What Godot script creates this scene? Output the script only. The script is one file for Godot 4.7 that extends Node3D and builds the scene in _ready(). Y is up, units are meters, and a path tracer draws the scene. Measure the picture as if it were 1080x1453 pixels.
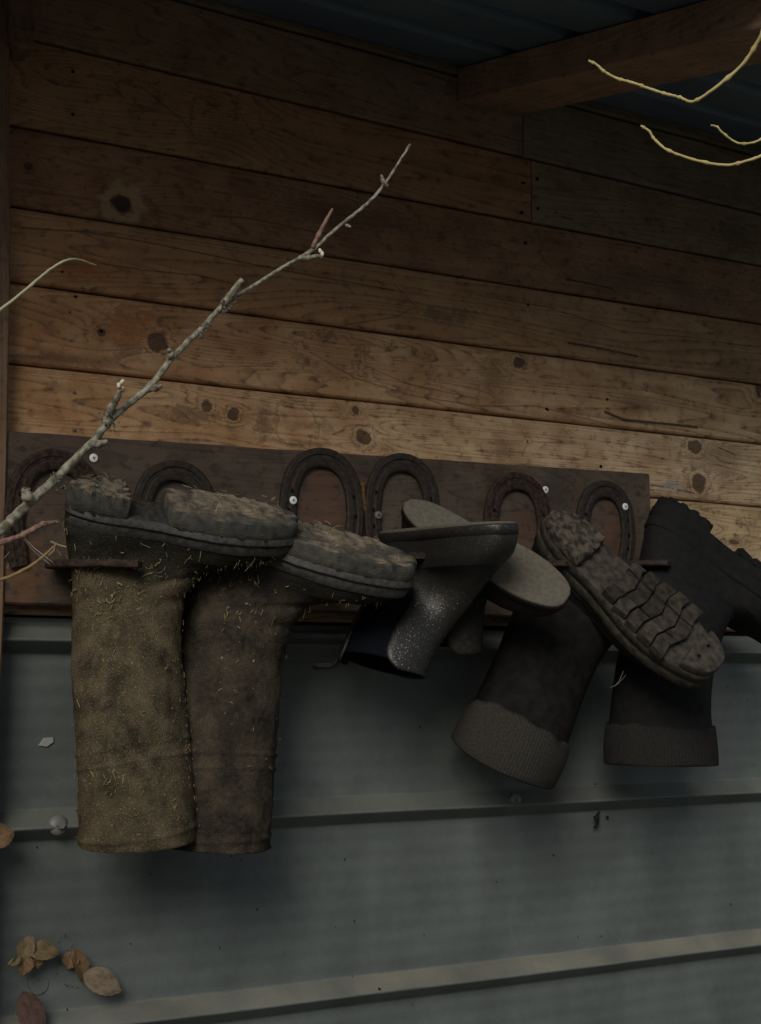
extends Node3D
# A shed wall hung with boots: timber boards above, ribbed steel below, a dark lean-to roof.

class Build:
	# collects triangles; commit() makes one mesh, turned outside out when it is closed
	var p := PackedVector3Array()
	var uv := PackedVector2Array()
	var col := PackedColorArray()
	var tri := PackedInt32Array()
	var grp := PackedInt32Array()
	var g := 1
	var tint := Color(1, 1, 1)
	func v(a: Vector3, t := Vector2.ZERO, c = null) -> int:
		p.append(a); uv.append(t); col.append(tint if c == null else c); grp.append(g)
		return p.size() - 1
	func t3(a: int, b: int, c: int) -> void:
		tri.append(a); tri.append(b); tri.append(c)
	func quad(a: Vector3, b: Vector3, c: Vector3, d: Vector3) -> void:
		var i := v(a); v(b); v(c); v(d)
		t3(i, i + 1, i + 2); t3(i, i + 2, i + 3)
	func grid(pts: PackedVector3Array, nu: int, wrap: bool, uvs = null, cols = null) -> int:
		# rows of nu points
		var first := p.size()
		var rows := pts.size() / nu
		for i in pts.size():
			v(pts[i], uvs[i] if uvs != null else Vector2(float(i % nu) / nu, float(i / nu) / rows), cols[i] if cols != null else null)
		for r in rows - 1:
			for k in (nu if wrap else nu - 1):
				var a := first + r * nu + k
				var b := first + r * nu + (k + 1) % nu
				t3(a, b, b + nu); t3(a, b + nu, a + nu)
		return first
	func fan(first: int, n: int, center: Vector3, flip := false) -> void:
		var c := v(center, uv[first])
		for k in n:
			if flip: t3(first + k, first + (k + 1) % n, c)
			else: t3(first + (k + 1) % n, first + k, c)
	func box(lo: Vector3, hi: Vector3, bev := 0.002) -> void:
		# a box with chamfered edges
		var b := minf(bev, 0.3 * minf(hi.x - lo.x, minf(hi.y - lo.y, hi.z - lo.z)))
		var keep := g
		g = 0
		var c := (lo + hi) / 2
		var h := (hi - lo) / 2
		for ax in 3:
			for s in [-1.0, 1.0]:
				var u := (ax + 1) % 3
				var w := (ax + 2) % 3
				var q := []
				for k in [[-1, -1], [1, -1], [1, 1], [-1, 1]]:
					var o := Vector3.ZERO
					o[ax] = s * h[ax]; o[u] = k[0] * (h[u] - b); o[w] = k[1] * (h[w] - b)
					q.append(c + o)
				if s < 0: q.reverse()
				quad(q[0], q[1], q[2], q[3])
		for ax in 3:
			var u := (ax + 1) % 3
			var w := (ax + 2) % 3
			for k in [[-1, -1], [1, -1], [1, 1], [-1, 1]]:
				var q := []
				for e in [[-1, 0], [1, 0], [1, 1], [-1, 1]]:
					var o := Vector3.ZERO
					o[ax] = e[0] * (h[ax] - b)
					o[u] = k[0] * (h[u] - (b if e[1] == 1 else 0.0)); o[w] = k[1] * (h[w] - (0.0 if e[1] == 1 else b))
					q.append(c + o)
				if k[0] * k[1] > 0: q.reverse()
				quad(q[0], q[1], q[2], q[3])
		g = keep
	func tube(path: PackedVector3Array, rad: PackedFloat32Array, n := 8, flat := 1.0) -> void:
		var pts := PackedVector3Array()
		var t0 := (path[1] - path[0]).normalized()
		var side := t0.cross(Vector3.UP if absf(t0.y) < 0.9 else Vector3.RIGHT).normalized()
		for i in path.size():
			var t := (path[mini(i + 1, path.size() - 1)] - path[maxi(i - 1, 0)]).normalized()
			side = (side - t * side.dot(t)).normalized()
			var o := t.cross(side)
			for k in n:
				var a := TAU * k / n
				pts.append(path[i] + (side * cos(a) + o * sin(a) * flat) * rad[i])
		var f := grid(pts, n, true)
		fan(f, n, path[0])
		fan(f + (path.size() - 1) * n, n, path[-1], true)
	func ball(c: Vector3, r: Vector3, ax := Vector3.UP, n := 8, m := 6) -> void:
		var b := Basis(Quaternion(Vector3.UP, ax.normalized())) if absf(ax.normalized().y) < 0.999 else Basis()
		var pts := PackedVector3Array()
		for j in m + 1:
			var e := PI * clampf(float(j) / m, 0.02, 0.98)
			for k in n:
				pts.append(c + b * Vector3(r.x * sin(e) * cos(TAU * k / n), -r.y * cos(e), -r.z * sin(e) * sin(TAU * k / n)))
		var f := grid(pts, n, true)
		fan(f, n, pts[0].lerp(pts[n / 2], 0.5))
		fan(f + m * n, n, pts[m * n].lerp(pts[m * n + n / 2], 0.5), true)
	func prism(poly: PackedVector3Array, out: Vector3, bev := 0.0015) -> void:
		# a polygon raised along out, its top edge chamfered
		var n := poly.size()
		var c := Vector3.ZERO
		for q in poly: c += q / n
		if (poly[0] - c).cross(poly[1] - c).dot(out) < 0.0: poly.reverse()
		var keep := g
		g = 0
		var top := PackedVector3Array()
		var rim := PackedVector3Array()
		var ln := out.length()
		for q in poly:
			rim.append(q + out * (1.0 - bev / ln))
			var r := (q - c).length()
			top.append(c + (q - c) * (1.0 - bev / r) + out)
		for k in n:
			var k2 := (k + 1) % n
			quad(poly[k], poly[k2], rim[k2], rim[k])
			quad(rim[k], rim[k2], top[k2], top[k])
			var i := v(top[k]); v(top[k2]); v(c + out)
			t3(i, i + 1, i + 2)
			i = v(poly[k2]); v(poly[k]); v(c)
			t3(i, i + 1, i + 2)
		g = keep
	func commit(mat: Material, closed := true) -> ArrayMesh:
		var vol := 0.0
		if closed:
			for i in range(0, tri.size(), 3):
				vol += p[tri[i]].dot(p[tri[i + 2]].cross(p[tri[i + 1]]))
		var st := SurfaceTool.new()
		st.begin(Mesh.PRIMITIVE_TRIANGLES)
		for i in range(0, tri.size(), 3):
			for k in ([0, 2, 1] if vol < 0 else [0, 1, 2]):
				var j := tri[i + k]
				st.set_smooth_group(-1 if grp[j] == 0 else grp[j])
				st.set_color(col[j])
				st.set_uv(uv[j])
				st.add_vertex(p[j])
		st.generate_normals()
		st.index()
		st.set_material(mat)
		return st.commit()

var rng := RandomNumberGenerator.new()
var M := {}
var taken := {}
var soft := FastNoiseLite.new()

func numbered(called: String) -> String:
	var n: int = taken.get(called, 0)
	taken[called] = n + 1
	return called if n == 0 else "%s_%03d" % [called, n]

func thing(called: String, label: String, category: String, at := Vector3.ZERO, group := "") -> Node3D:
	var o := Node3D.new()
	o.name = numbered(called)
	o.position = at
	add_child(o, true)
	o.set_meta("label", label)
	o.set_meta("category", category)
	if group: o.set_meta("group", group)
	return o

func place(mesh: Mesh, called: String, parent: Node, at := Vector3.ZERO) -> MeshInstance3D:
	# meshes are built in world axes; a part is moved back by its thing's place
	var o := MeshInstance3D.new()
	o.mesh = mesh
	var n := 0
	var nm := called
	while parent.has_node(nm):
		n += 1
		nm = "%s_%03d" % [called, n]
	o.name = nm
	parent.add_child(o, true)
	o.position = at
	return o

func part(b: Build, mat: Material, called: String, parent: Node3D, closed := true, label := "") -> MeshInstance3D:
	var off := Vector3.ZERO
	var q: Node = parent
	while q is Node3D and q != self:
		off += q.position
		q = q.get_parent()
	for i in b.p.size(): b.p[i] -= off
	var o := place(b.commit(mat, closed), called, parent)
	if label: o.set_meta("label", label)
	return o

func structure(b: Build, mat: Material, called: String, closed := true) -> MeshInstance3D:
	var o := place(b.commit(mat, closed), called, self)
	o.set_meta("kind", "structure")
	return o

func single(b: Build, mat: Material, called: String, label: String, category: String, group := "", closed := true) -> MeshInstance3D:
	# a thing that is one mesh; its origin goes to its middle
	var c := Vector3.ZERO
	for q in b.p: c += q / b.p.size()
	for i in b.p.size(): b.p[i] -= c
	var o := MeshInstance3D.new()
	o.mesh = b.commit(mat, closed)
	o.name = numbered(called)
	o.position = c
	add_child(o, true)
	o.set_meta("label", label)
	o.set_meta("category", category)
	if group: o.set_meta("group", group)
	return o

# ---------------------------------------------------------------- colours and textures
func lin(r: float, g: float, b: float) -> Color:
	return Color(r, g, b).linear_to_srgb()

func noise_bytes(sd: int, freq: float, w: int, h: int, oct := 4, kind := FastNoiseLite.TYPE_SIMPLEX_SMOOTH, seamless := true) -> PackedByteArray:
	var f := FastNoiseLite.new()
	f.seed = sd
	f.frequency = freq
	f.noise_type = kind
	f.fractal_octaves = oct
	var im: Image = f.get_seamless_image(w, h) if seamless else f.get_image(w, h)
	im.convert(Image.FORMAT_L8)
	return im.get_data()

func stretched(sd: int, freq: float, w: int, h: int, fx: int, oct := 3) -> PackedByteArray:
	# noise drawn out fx times along the grain
	var f := FastNoiseLite.new()
	f.seed = sd
	f.frequency = freq
	f.fractal_octaves = oct
	var im: Image = f.get_image(maxi(w / fx, 8), h)
	im.convert(Image.FORMAT_L8)
	im.resize(w, h, Image.INTERPOLATE_CUBIC)
	return im.get_data()

func tex(data: PackedByteArray, w: int, h: int) -> ImageTexture:
	var im := Image.create_from_data(w, h, false, Image.FORMAT_RGB8, data)
	return ImageTexture.create_from_image(im)

func grey_tex(data: PackedByteArray, w: int, h: int) -> ImageTexture:
	return ImageTexture.create_from_image(Image.create_from_data(w, h, false, Image.FORMAT_L8, data))

var srgb_lut := PackedByteArray()
func s8(x: float) -> int:
	return srgb_lut[clampi(int(x * 4095.0), 0, 4095)]

func mix_tex(sd: int, w: int, a: Color, b: Color, freq: float, speck := 0.0, speck_col := Color(0.3, 0.25, 0.15), contrast := 1.6, fine := 0.25, ff := 0.22) -> ImageTexture:
	# a seamless blend of two linear colours in patches, with fine grain and specks
	var n1 := noise_bytes(sd, freq, w, w, 5)
	var n2 := noise_bytes(sd + 1, freq * 9.0, w, w, 3)
	var n3 := noise_bytes(sd + 2, ff, w, w, 2)
	var out := PackedByteArray()
	out.resize(w * w * 3)
	for i in w * w:
		var k := clampf((n1[i] / 255.0 - 0.5) * contrast + 0.5 + (n2[i] / 255.0 - 0.5) * 0.5, 0.0, 1.0)
		var f := 1.0 + fine * (n3[i] / 127.5 - 1.0)
		var c := a.lerp(b, k) * f
		if speck > 0.0 and n3[i] / 255.0 > 1.0 - speck and n2[i] > 110: c = c.lerp(speck_col, 0.75)
		out[i * 3] = s8(c.r); out[i * 3 + 1] = s8(c.g); out[i * 3 + 2] = s8(c.b)
	return tex(out, w, w)

func std(rough: float, albedo := Color(0.5, 0.5, 0.5), texture: Texture2D = null, tile := 0.0, world := false) -> StandardMaterial3D:
	var m := StandardMaterial3D.new()
	m.roughness = rough
	m.albedo_color = albedo.linear_to_srgb()
	if texture:
		m.albedo_color = Color(1, 1, 1)
		m.albedo_texture = texture
	if tile > 0.0:
		m.uv1_triplanar = true
		m.uv1_world_triplanar = world
		m.uv1_triplanar_sharpness = 9.0
		m.uv1_scale = Vector3.ONE / tile
	return m

func bump(m: StandardMaterial3D, t: Texture2D, cm: float) -> StandardMaterial3D:
	m.heightmap_enabled = true
	m.heightmap_texture = t
	m.heightmap_scale = cm
	return m

func glitter_mat(share: float) -> StandardMaterial3D:
	# dark leather sown with flat metal flakes, each tilted its own way
	var w := 512
	var cells := FastNoiseLite.new()
	cells.seed = 83
	cells.noise_type = FastNoiseLite.TYPE_CELLULAR
	cells.cellular_return_type = FastNoiseLite.RETURN_CELL_VALUE
	cells.frequency = 0.11
	cells.fractal_type = FastNoiseLite.FRACTAL_NONE
	var nrm := PackedByteArray()
	var met := PackedByteArray()
	var alb := PackedByteArray()
	nrm.resize(w * w * 3); met.resize(w * w); alb.resize(w * w * 3)
	for y in w:
		for x in w:
			var i := y * w + x
			var v := cells.get_noise_2d(x, y) * 0.5 + 0.5
			var flake := fposmod(v * 311.7, 1.0) < share
			var a := v * 977.0
			var t := 0.7 * fposmod(v * 91.3, 1.0) if flake else 0.1
			var nn := Vector3(cos(a) * t, sin(a) * t, 1.0).normalized()
			nrm[i * 3] = int(nn.x * 127.0 + 128.0); nrm[i * 3 + 1] = int(nn.y * 127.0 + 128.0); nrm[i * 3 + 2] = int(nn.z * 127.0 + 128.0)
			met[i] = 255 if flake else 0
			var c := 0.15 if flake else 0.012 + 0.012 * fposmod(v * 53.0, 1.0)
			alb[i * 3] = s8(c); alb[i * 3 + 1] = s8(c * 0.96); alb[i * 3 + 2] = s8(c * 0.88)
	var m := std(0.48, Color.WHITE, tex(alb, w, w), 0.05)
	m.metallic = 1.0
	m.metallic_texture = grey_tex(met, w, w)
	m.normal_enabled = true
	m.normal_texture = tex(nrm, w, w)
	return m

func mud_sole(g2: Texture2D) -> StandardMaterial3D:
	var m := bump(std(0.95, Color.WHITE, mix_tex(56, 512, Color(0.15, 0.13, 0.1), Color(0.29, 0.235, 0.17), 0.012, 0.22, Color(0.36, 0.28, 0.17), 1.8, 0.4), 0.1), g2, 0.16)
	m.vertex_color_use_as_albedo = true
	return m

# Timber: growth rings cut lengthways, knots that bend them, stains, splits and nail holes.
# All places in metres along the board (x from 0.45) and across it (y down from its top edge).
func timber(sd: int, base: Color, late: Color, hgt: float, o := {}) -> ImageTexture:
	var w: int = o.get("w", 1280)
	var h: int = o.get("h", 112)
	var lng: float = o.get("len", 1.5)
	var rings: float = o.get("rings", 7.0)
	var sway: float = o.get("sway", 5.0)
	var edge: float = o.get("edge", 1.0)
	var cath: Array = o.get("cath", [])
	var weather: float = o.get("weather", 0.35)
	var n1 := stretched(sd, 0.012, w, h, 14, 2)
	var n2 := stretched(sd + 1, 0.12, w, h, 24, 2)
	var n3 := noise_bytes(sd + 2, 0.012, w, h, 4, FastNoiseLite.TYPE_SIMPLEX_SMOOTH, false)
	var n4 := noise_bytes(sd + 3, 0.3, w, h, 2, FastNoiseLite.TYPE_SIMPLEX_SMOOTH, false)
	var n5 := noise_bytes(sd + 4, 0.05, w, h, 3, FastNoiseLite.TYPE_SIMPLEX_SMOOTH, false)
	var ring := PackedFloat32Array()
	var tone := PackedFloat32Array()   # a knot, stain or split: how far towards its colour
	var hue := PackedColorArray()
	ring.resize(w * h); tone.resize(w * h); hue.resize(w * h)
	for y in h:
		for x in w:
			var rg := float(y) / h * rings
			if cath.size() > 0:
				var cx: float = (float(x) / w * lng + 0.45 - cath[0]) / cath[2]
				var cy: float = (float(y) / h - cath[1]) * 2.2
				rg = lerpf(rg, rings * 1.6 * sqrt(cx * cx * (0.25 if cx > 0 else 1.6) + cy * cy + 0.02), exp(-cx * cx * 0.12))
			ring[y * w + x] = rg + (n1[y * w + x] / 127.5 - 1.0) * sway * (0.5 if cath.size() > 0 else 1.0)
	for k in o.get("knots", []):
		# [x, y, rx, ry, kind]: 0 brown, 1 dead with a pale halo, 2 only rings
		var kx: float = (k[0] - 0.45) / lng * w
		var ky: float = k[1] / hgt * h
		var rx: float = k[2] / lng * w
		var ry: float = k[3] / hgt * h
		for y in range(maxi(0, int(ky - ry * 4)), mini(h, int(ky + ry * 4) + 1)):
			for x in range(maxi(0, int(kx - rx * 7)), mini(w, int(kx + rx * 7) + 1)):
				var i := y * w + x
				var dx := (x - kx) / rx
				var dy := (y - ky) / ry
				var wob := 1.0 + 0.32 * (n5[i] / 127.5 - 1.0)
				var d := sqrt(dx * dx + dy * dy) * wob
				ring[i] += 3.6 * exp(-(dx * dx / 10.0 + dy * dy / 4.0)) * (1.0 if dy > 0 else -1.0) * minf(absf(dy), 1.0)
				if k[4] < 2:
					var t := 1.0 - smoothstep(0.75, 1.1, d)
					if t > 0.0:
						tone[i] = maxf(tone[i], t * (0.92 if k[4] == 1 or d > 0.75 else 0.82))
						hue[i] = Color(0.018, 0.014, 0.012) if k[4] == 1 else Color(0.045, 0.021, 0.011) * (0.6 + 0.7 * absf(sin(d * 8.0 + 0.02 * n4[i])))
					elif d < 2.5 and k[4] == 1:
						var halo := (1.0 - smoothstep(1.7, 2.6, d)) * 0.75
						if tone[i] < halo: tone[i] = halo; hue[i] = Color(0.38, 0.26, 0.145)
					elif d < 1.75:
						var q := 0.55 * exp(-pow((d - 1.45) / 0.09, 2.0))
						if tone[i] < q: tone[i] = q; hue[i] = Color(0.05, 0.03, 0.02)
				else:
					var q := 0.5 * exp(-pow((d - 1.0) / 0.06, 2.0))
					if tone[i] < q: tone[i] = q; hue[i] = Color(0.05, 0.032, 0.02)
	for k in o.get("stains", []):
		# [x, y, rx, ry, strength, colour]
		var kx: float = (k[0] - 0.45) / lng * w
		var ky: float = k[1] / hgt * h
		var rx: float = k[2] / lng * w
		var ry: float = k[3] / hgt * h
		for y in range(maxi(0, int(ky - ry * 2)), mini(h, int(ky + ry * 2) + 1)):
			for x in range(maxi(0, int(kx - rx * 2)), mini(w, int(kx + rx * 2) + 1)):
				var i := y * w + x
				var d := Vector2((x - kx) / rx, (y - ky) / ry).length() + 0.9 * (n5[i] / 127.5 - 1.0) + 0.3 * (n4[i] / 127.5 - 1.0)
				var t: float = k[4] * (1.0 - smoothstep(0.3, 1.2, d))
				if t > tone[i]:
					tone[i] = t
					hue[i] = k[5]
	for l in o.get("lines", []):
		# [half-width in m, strength, x, y, x, y ...]: a split or a dark grain line
		for s in range(2, l.size() - 3, 2):
			var a := Vector2((l[s] - 0.45) / lng * w, l[s + 1] / hgt * h)
			var b := Vector2((l[s + 2] - 0.45) / lng * w, l[s + 3] / hgt * h)
			var hw: float = l[0] / hgt * h
			for x in range(maxi(0, int(minf(a.x, b.x))), mini(w, int(maxf(a.x, b.x)) + 1)):
				var t := clampf((x - a.x) / (b.x - a.x + 0.001), 0.0, 1.0)
				var yy := lerpf(a.y, b.y, t) + (n1[x] / 127.5 - 1.0) * 3.0 + (n4[x] / 127.5 - 1.0) * 0.5
				for y in range(maxi(0, int(yy - hw - 2)), mini(h, int(yy + hw + 3))):
					var q: float = l[1] * (1.0 - smoothstep(hw * 0.4, hw + 1.0, absf(y - yy)))
					var i := y * w + x
					if q > tone[i]:
						tone[i] = q
						hue[i] = Color(0.02, 0.014, 0.01)
	var out := PackedByteArray()
	out.resize(w * h * 3)
	var tint: Color = o.get("tint", base)   # the board's colour at its right end
	for y in h:
		for x in w:
			var i := y * w + x
			var r := ring[i] - floorf(ring[i])
			var l := pow(r, 3.5) * (1.0 - smoothstep(0.93, 1.0, r))
			var fibre := n2[i] / 127.5 - 1.0
			var patch := n3[i] / 127.5 - 1.0
			var c := base.lerp(tint, clampf(float(x) / w + 0.3 * patch, 0.0, 1.0))
			c = c.lerp(late, clampf(l * (0.15 + 0.85 * n5[i] / 190.0) + 0.02, 0.0, 1.0))
			c = c * (1.0 + 0.12 * fibre + weather * 0.6 * patch + 0.16 * (n4[i] / 127.5 - 1.0))
			if n5[i] > 168: c = c.lerp(late * 0.75, clampf((n5[i] - 168) / 60.0, 0.0, 0.55) * weather * 1.6)
			if n4[i] > 222 and n5[i] > 120: c = c * 0.55
			c = c.lerp(hue[i] * (1.0 + 0.2 * fibre), tone[i])
			out[i * 3] = s8(c.r); out[i * 3 + 1] = s8(c.g); out[i * 3 + 2] = s8(c.b)
	return tex(out, w, h)

func wood_mat(t: Texture2D, rough := 0.82) -> StandardMaterial3D:
	return bump(std(rough, Color.WHITE, t), t, 0.12)

func spline(pts: Array, per := 6) -> PackedVector3Array:
	var out := PackedVector3Array()
	var n := pts.size()
	for i in n - 1:
		for k in per:
			var t := float(k) / per
			out.append((pts[i] as Vector3).cubic_interpolate(pts[i + 1], pts[maxi(i - 1, 0)], pts[mini(i + 2, n - 1)], t))
	out.append(pts[-1])
	return out

func along(tab: Array, x: float, c := 1) -> float:
	# smooth reading of a table of [x, values...]
	if x <= tab[0][0]: return tab[0][c]
	for i in tab.size() - 1:
		if x <= tab[i + 1][0]:
			var t: float = (x - tab[i][0]) / (tab[i + 1][0] - tab[i][0])
			return cubic_interpolate(tab[i][c], tab[i + 1][c], tab[maxi(i - 1, 0)][c], tab[mini(i + 2, tab.size() - 1)][c], t)
	return tab[-1][c]

# ---------------------------------------------------------------- boots
const WELLY := [[0.012, -0.085, 0.198, 0.05], [0.03, -0.088, 0.203, 0.05], [0.045, -0.087, 0.203, 0.05], [0.06, -0.086, 0.197, 0.05], [0.073, -0.084, 0.183, 0.047], [0.085, -0.081, 0.162, 0.046], [0.097, -0.077, 0.137, 0.045], [0.112, -0.072, 0.112, 0.045], [0.13, -0.068, 0.092, 0.046], [0.15, -0.066, 0.079, 0.047], [0.175, -0.066, 0.072, 0.049], [0.22, -0.069, 0.071, 0.054], [0.3, -0.076, 0.079, 0.063], [0.375, -0.08, 0.084, 0.067]]
const WORK := [[0.012, -0.085, 0.198, 0.05], [0.03, -0.088, 0.203, 0.05], [0.045, -0.087, 0.2, 0.05], [0.055, -0.086, 0.19, 0.048], [0.065, -0.084, 0.174, 0.046], [0.075, -0.081, 0.152, 0.044], [0.085, -0.078, 0.128, 0.043], [0.1, -0.073, 0.102, 0.043], [0.12, -0.068, 0.083, 0.044], [0.14, -0.066, 0.074, 0.046], [0.17, -0.066, 0.069, 0.049], [0.22, -0.069, 0.07, 0.053], [0.3, -0.071, 0.074, 0.058], [0.375, -0.072, 0.076, 0.06]]
const CHELSEA := [[0.006, -0.083, 0.181, 0.04], [0.018, -0.084, 0.182, 0.04], [0.03, -0.083, 0.179, 0.04], [0.042, -0.081, 0.17, 0.038], [0.053, -0.079, 0.153, 0.036], [0.064, -0.076, 0.13, 0.035], [0.076, -0.071, 0.102, 0.034], [0.088, -0.066, 0.081, 0.034], [0.102, -0.062, 0.067, 0.035], [0.12, -0.06, 0.06, 0.04], [0.17, -0.058, 0.06, 0.05]]
const FOOT := [[-0.09, 0.024], [-0.07, 0.033], [-0.045, 0.036], [0.0, 0.033], [0.035, 0.034], [0.08, 0.044], [0.12, 0.049], [0.15, 0.049], [0.2, 0.046]]

func boot_frame(c: Dictionary) -> void:
	c.lat = (c.fwd as Vector3).cross(c.up).normalized()
	c.up = (c.lat as Vector3).cross(c.fwd).normalized()
	c.p0 = c.pos + c.up * c.y0 * c.sc
	var ln: float = (c.end - c.p0).length()
	c.t0 = c.up * ln * c.get("stiff", 0.8)
	c.t1 = (c.axis as Vector3).normalized() * ln * 0.9

func boot_pt(c: Dictionary, y: float, phi: float, off := 0.0) -> Vector3:
	# a point of the boot's skin at height y above the sole; phi 0 at the heel, PI at the toe
	var tab: Array = c.tab
	var xb := along(tab, y, 1)
	var xf := along(tab, y, 2)
	var wsh := along(tab, y, 3)
	var s := (1.0 - cos(phi)) / 2.0
	var x := lerpf(xb, xf, s)
	var k := smoothstep(0.06, 0.13, y)
	var wft = along(FOOT, x) * (1.0 - 0.22 * smoothstep(0.04, 0.1, y) * smoothstep(-0.02, 0.06, x)) * c.get("slim", 1.0)
	var hw := lerpf(wft, wsh, k)
	var pw := lerpf(0.62, 0.96, k)
	var sn := sin(phi)
	var z := signf(sn) * pow(absf(sn), pw) * hw
	var r := Vector2(x - (xb + xf) / 2.0, z)
	var d := r.normalized() * off
	x += d.x; z += d.y
	if y <= c.y0:
		return c.pos + (c.fwd * x + c.up * y + c.lat * z) * c.sc
	var t: float = (y - c.y0) / (c.H - c.y0)
	var t2 := t * t
	var t3 := t2 * t
	var o: Vector3 = c.p0 * (2 * t3 - 3 * t2 + 1) + c.t0 * (t3 - 2 * t2 + t) + c.end * (3 * t2 - 2 * t3) + c.t1 * (t3 - t2)
	var dir: Vector3 = (c.p0 * (6 * t2 - 6 * t) + c.t0 * (3 * t2 - 4 * t + 1) + c.end * (6 * t - 6 * t2) + c.t1 * (3 * t2 - 2 * t)).normalized()
	var f: Vector3 = (c.fwd as Vector3).lerp(c.f1, smoothstep(0.0, 0.6, t))
	f = (f - dir * f.dot(dir)).normalized()
	var l := f.cross(dir)
	return o + (f * x + l * z) * c.sc

func boot_skin(c: Dictionary, y0: float, y1: float, rows: int, n: int, off := 0.0, lump := 0.0, relief = null) -> PackedVector3Array:
	var pts := PackedVector3Array()
	for r in rows + 1:
		var y := lerpf(y0, y1, float(r) / maxi(rows, 1))
		for k in n:
			var phi := TAU * k / n
			var o := off
			if relief != null: o += relief.call(y, phi)
			var q := boot_pt(c, y, phi, o)
			if lump > 0.0:
				var m := soft.get_noise_3dv(q * 900.0) * 0.45 + soft.get_noise_3dv(q * 280.0)
				if c.has("bare"): m -= 0.8 * smoothstep(c.bare, c.bare + 0.22, soft.get_noise_3dv(Vector3(q.x, q.y * 0.4, q.z) * 260.0) + 0.6 * soft.get_noise_3dv(Vector3(q.x, q.y * 0.6, q.z) * 800.0))
				q += (q - boot_pt(c, y, phi, o - 0.02)).normalized() * m * lump
			pts.append(q)
	return pts

func boot_upper(c: Dictionary, mat: Material, called: String, parent: Node3D, n := 88, rows := 150, lump := 0.0008, relief = null) -> void:
	# outer skin, rolled rim and an inner skin that closes inside the leg
	var b := Build.new()
	var pts := boot_skin(c, c.y_low, c.H, rows, n, 0.0, lump, relief)
	pts.append_array(boot_skin(c, c.H + 0.0006, c.H + 0.0006, 0, n, -0.0016))
	pts.append_array(boot_skin(c, c.H - 0.001, c.H - 0.09, 6, n, -0.0034))
	var uvs := PackedVector2Array()
	for i in pts.size(): uvs.append(Vector2(float(i % n) / n, float(i / n) / rows))
	var cols = null
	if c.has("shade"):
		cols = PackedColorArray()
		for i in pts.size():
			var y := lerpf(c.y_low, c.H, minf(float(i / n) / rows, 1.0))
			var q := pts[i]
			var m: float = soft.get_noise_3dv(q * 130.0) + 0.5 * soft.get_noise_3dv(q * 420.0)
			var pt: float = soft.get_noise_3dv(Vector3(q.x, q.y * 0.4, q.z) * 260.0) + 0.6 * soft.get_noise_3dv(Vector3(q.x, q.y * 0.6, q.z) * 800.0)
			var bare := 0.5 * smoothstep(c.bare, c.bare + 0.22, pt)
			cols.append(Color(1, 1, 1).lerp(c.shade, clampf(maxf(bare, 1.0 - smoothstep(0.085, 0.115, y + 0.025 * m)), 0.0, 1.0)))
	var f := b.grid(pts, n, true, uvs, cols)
	b.fan(f, n, boot_pt(c, c.y_low, 0.0).lerp(boot_pt(c, c.y_low, PI), 0.5))
	var last := pts.size() - n
	b.fan(f + last, n, pts[last].lerp(pts[last + n / 2], 0.5), true)
	part(b, mat, called, parent)

func sole_ring(c: Dictionary, y: float, off: float, n := 96) -> PackedVector3Array:
	var out := PackedVector3Array()
	for k in n:
		var q := boot_pt(c, 0.02, TAU * k / n, off)
		out.append(q + c.up * (y - 0.02) * c.sc)
	return out

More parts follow.
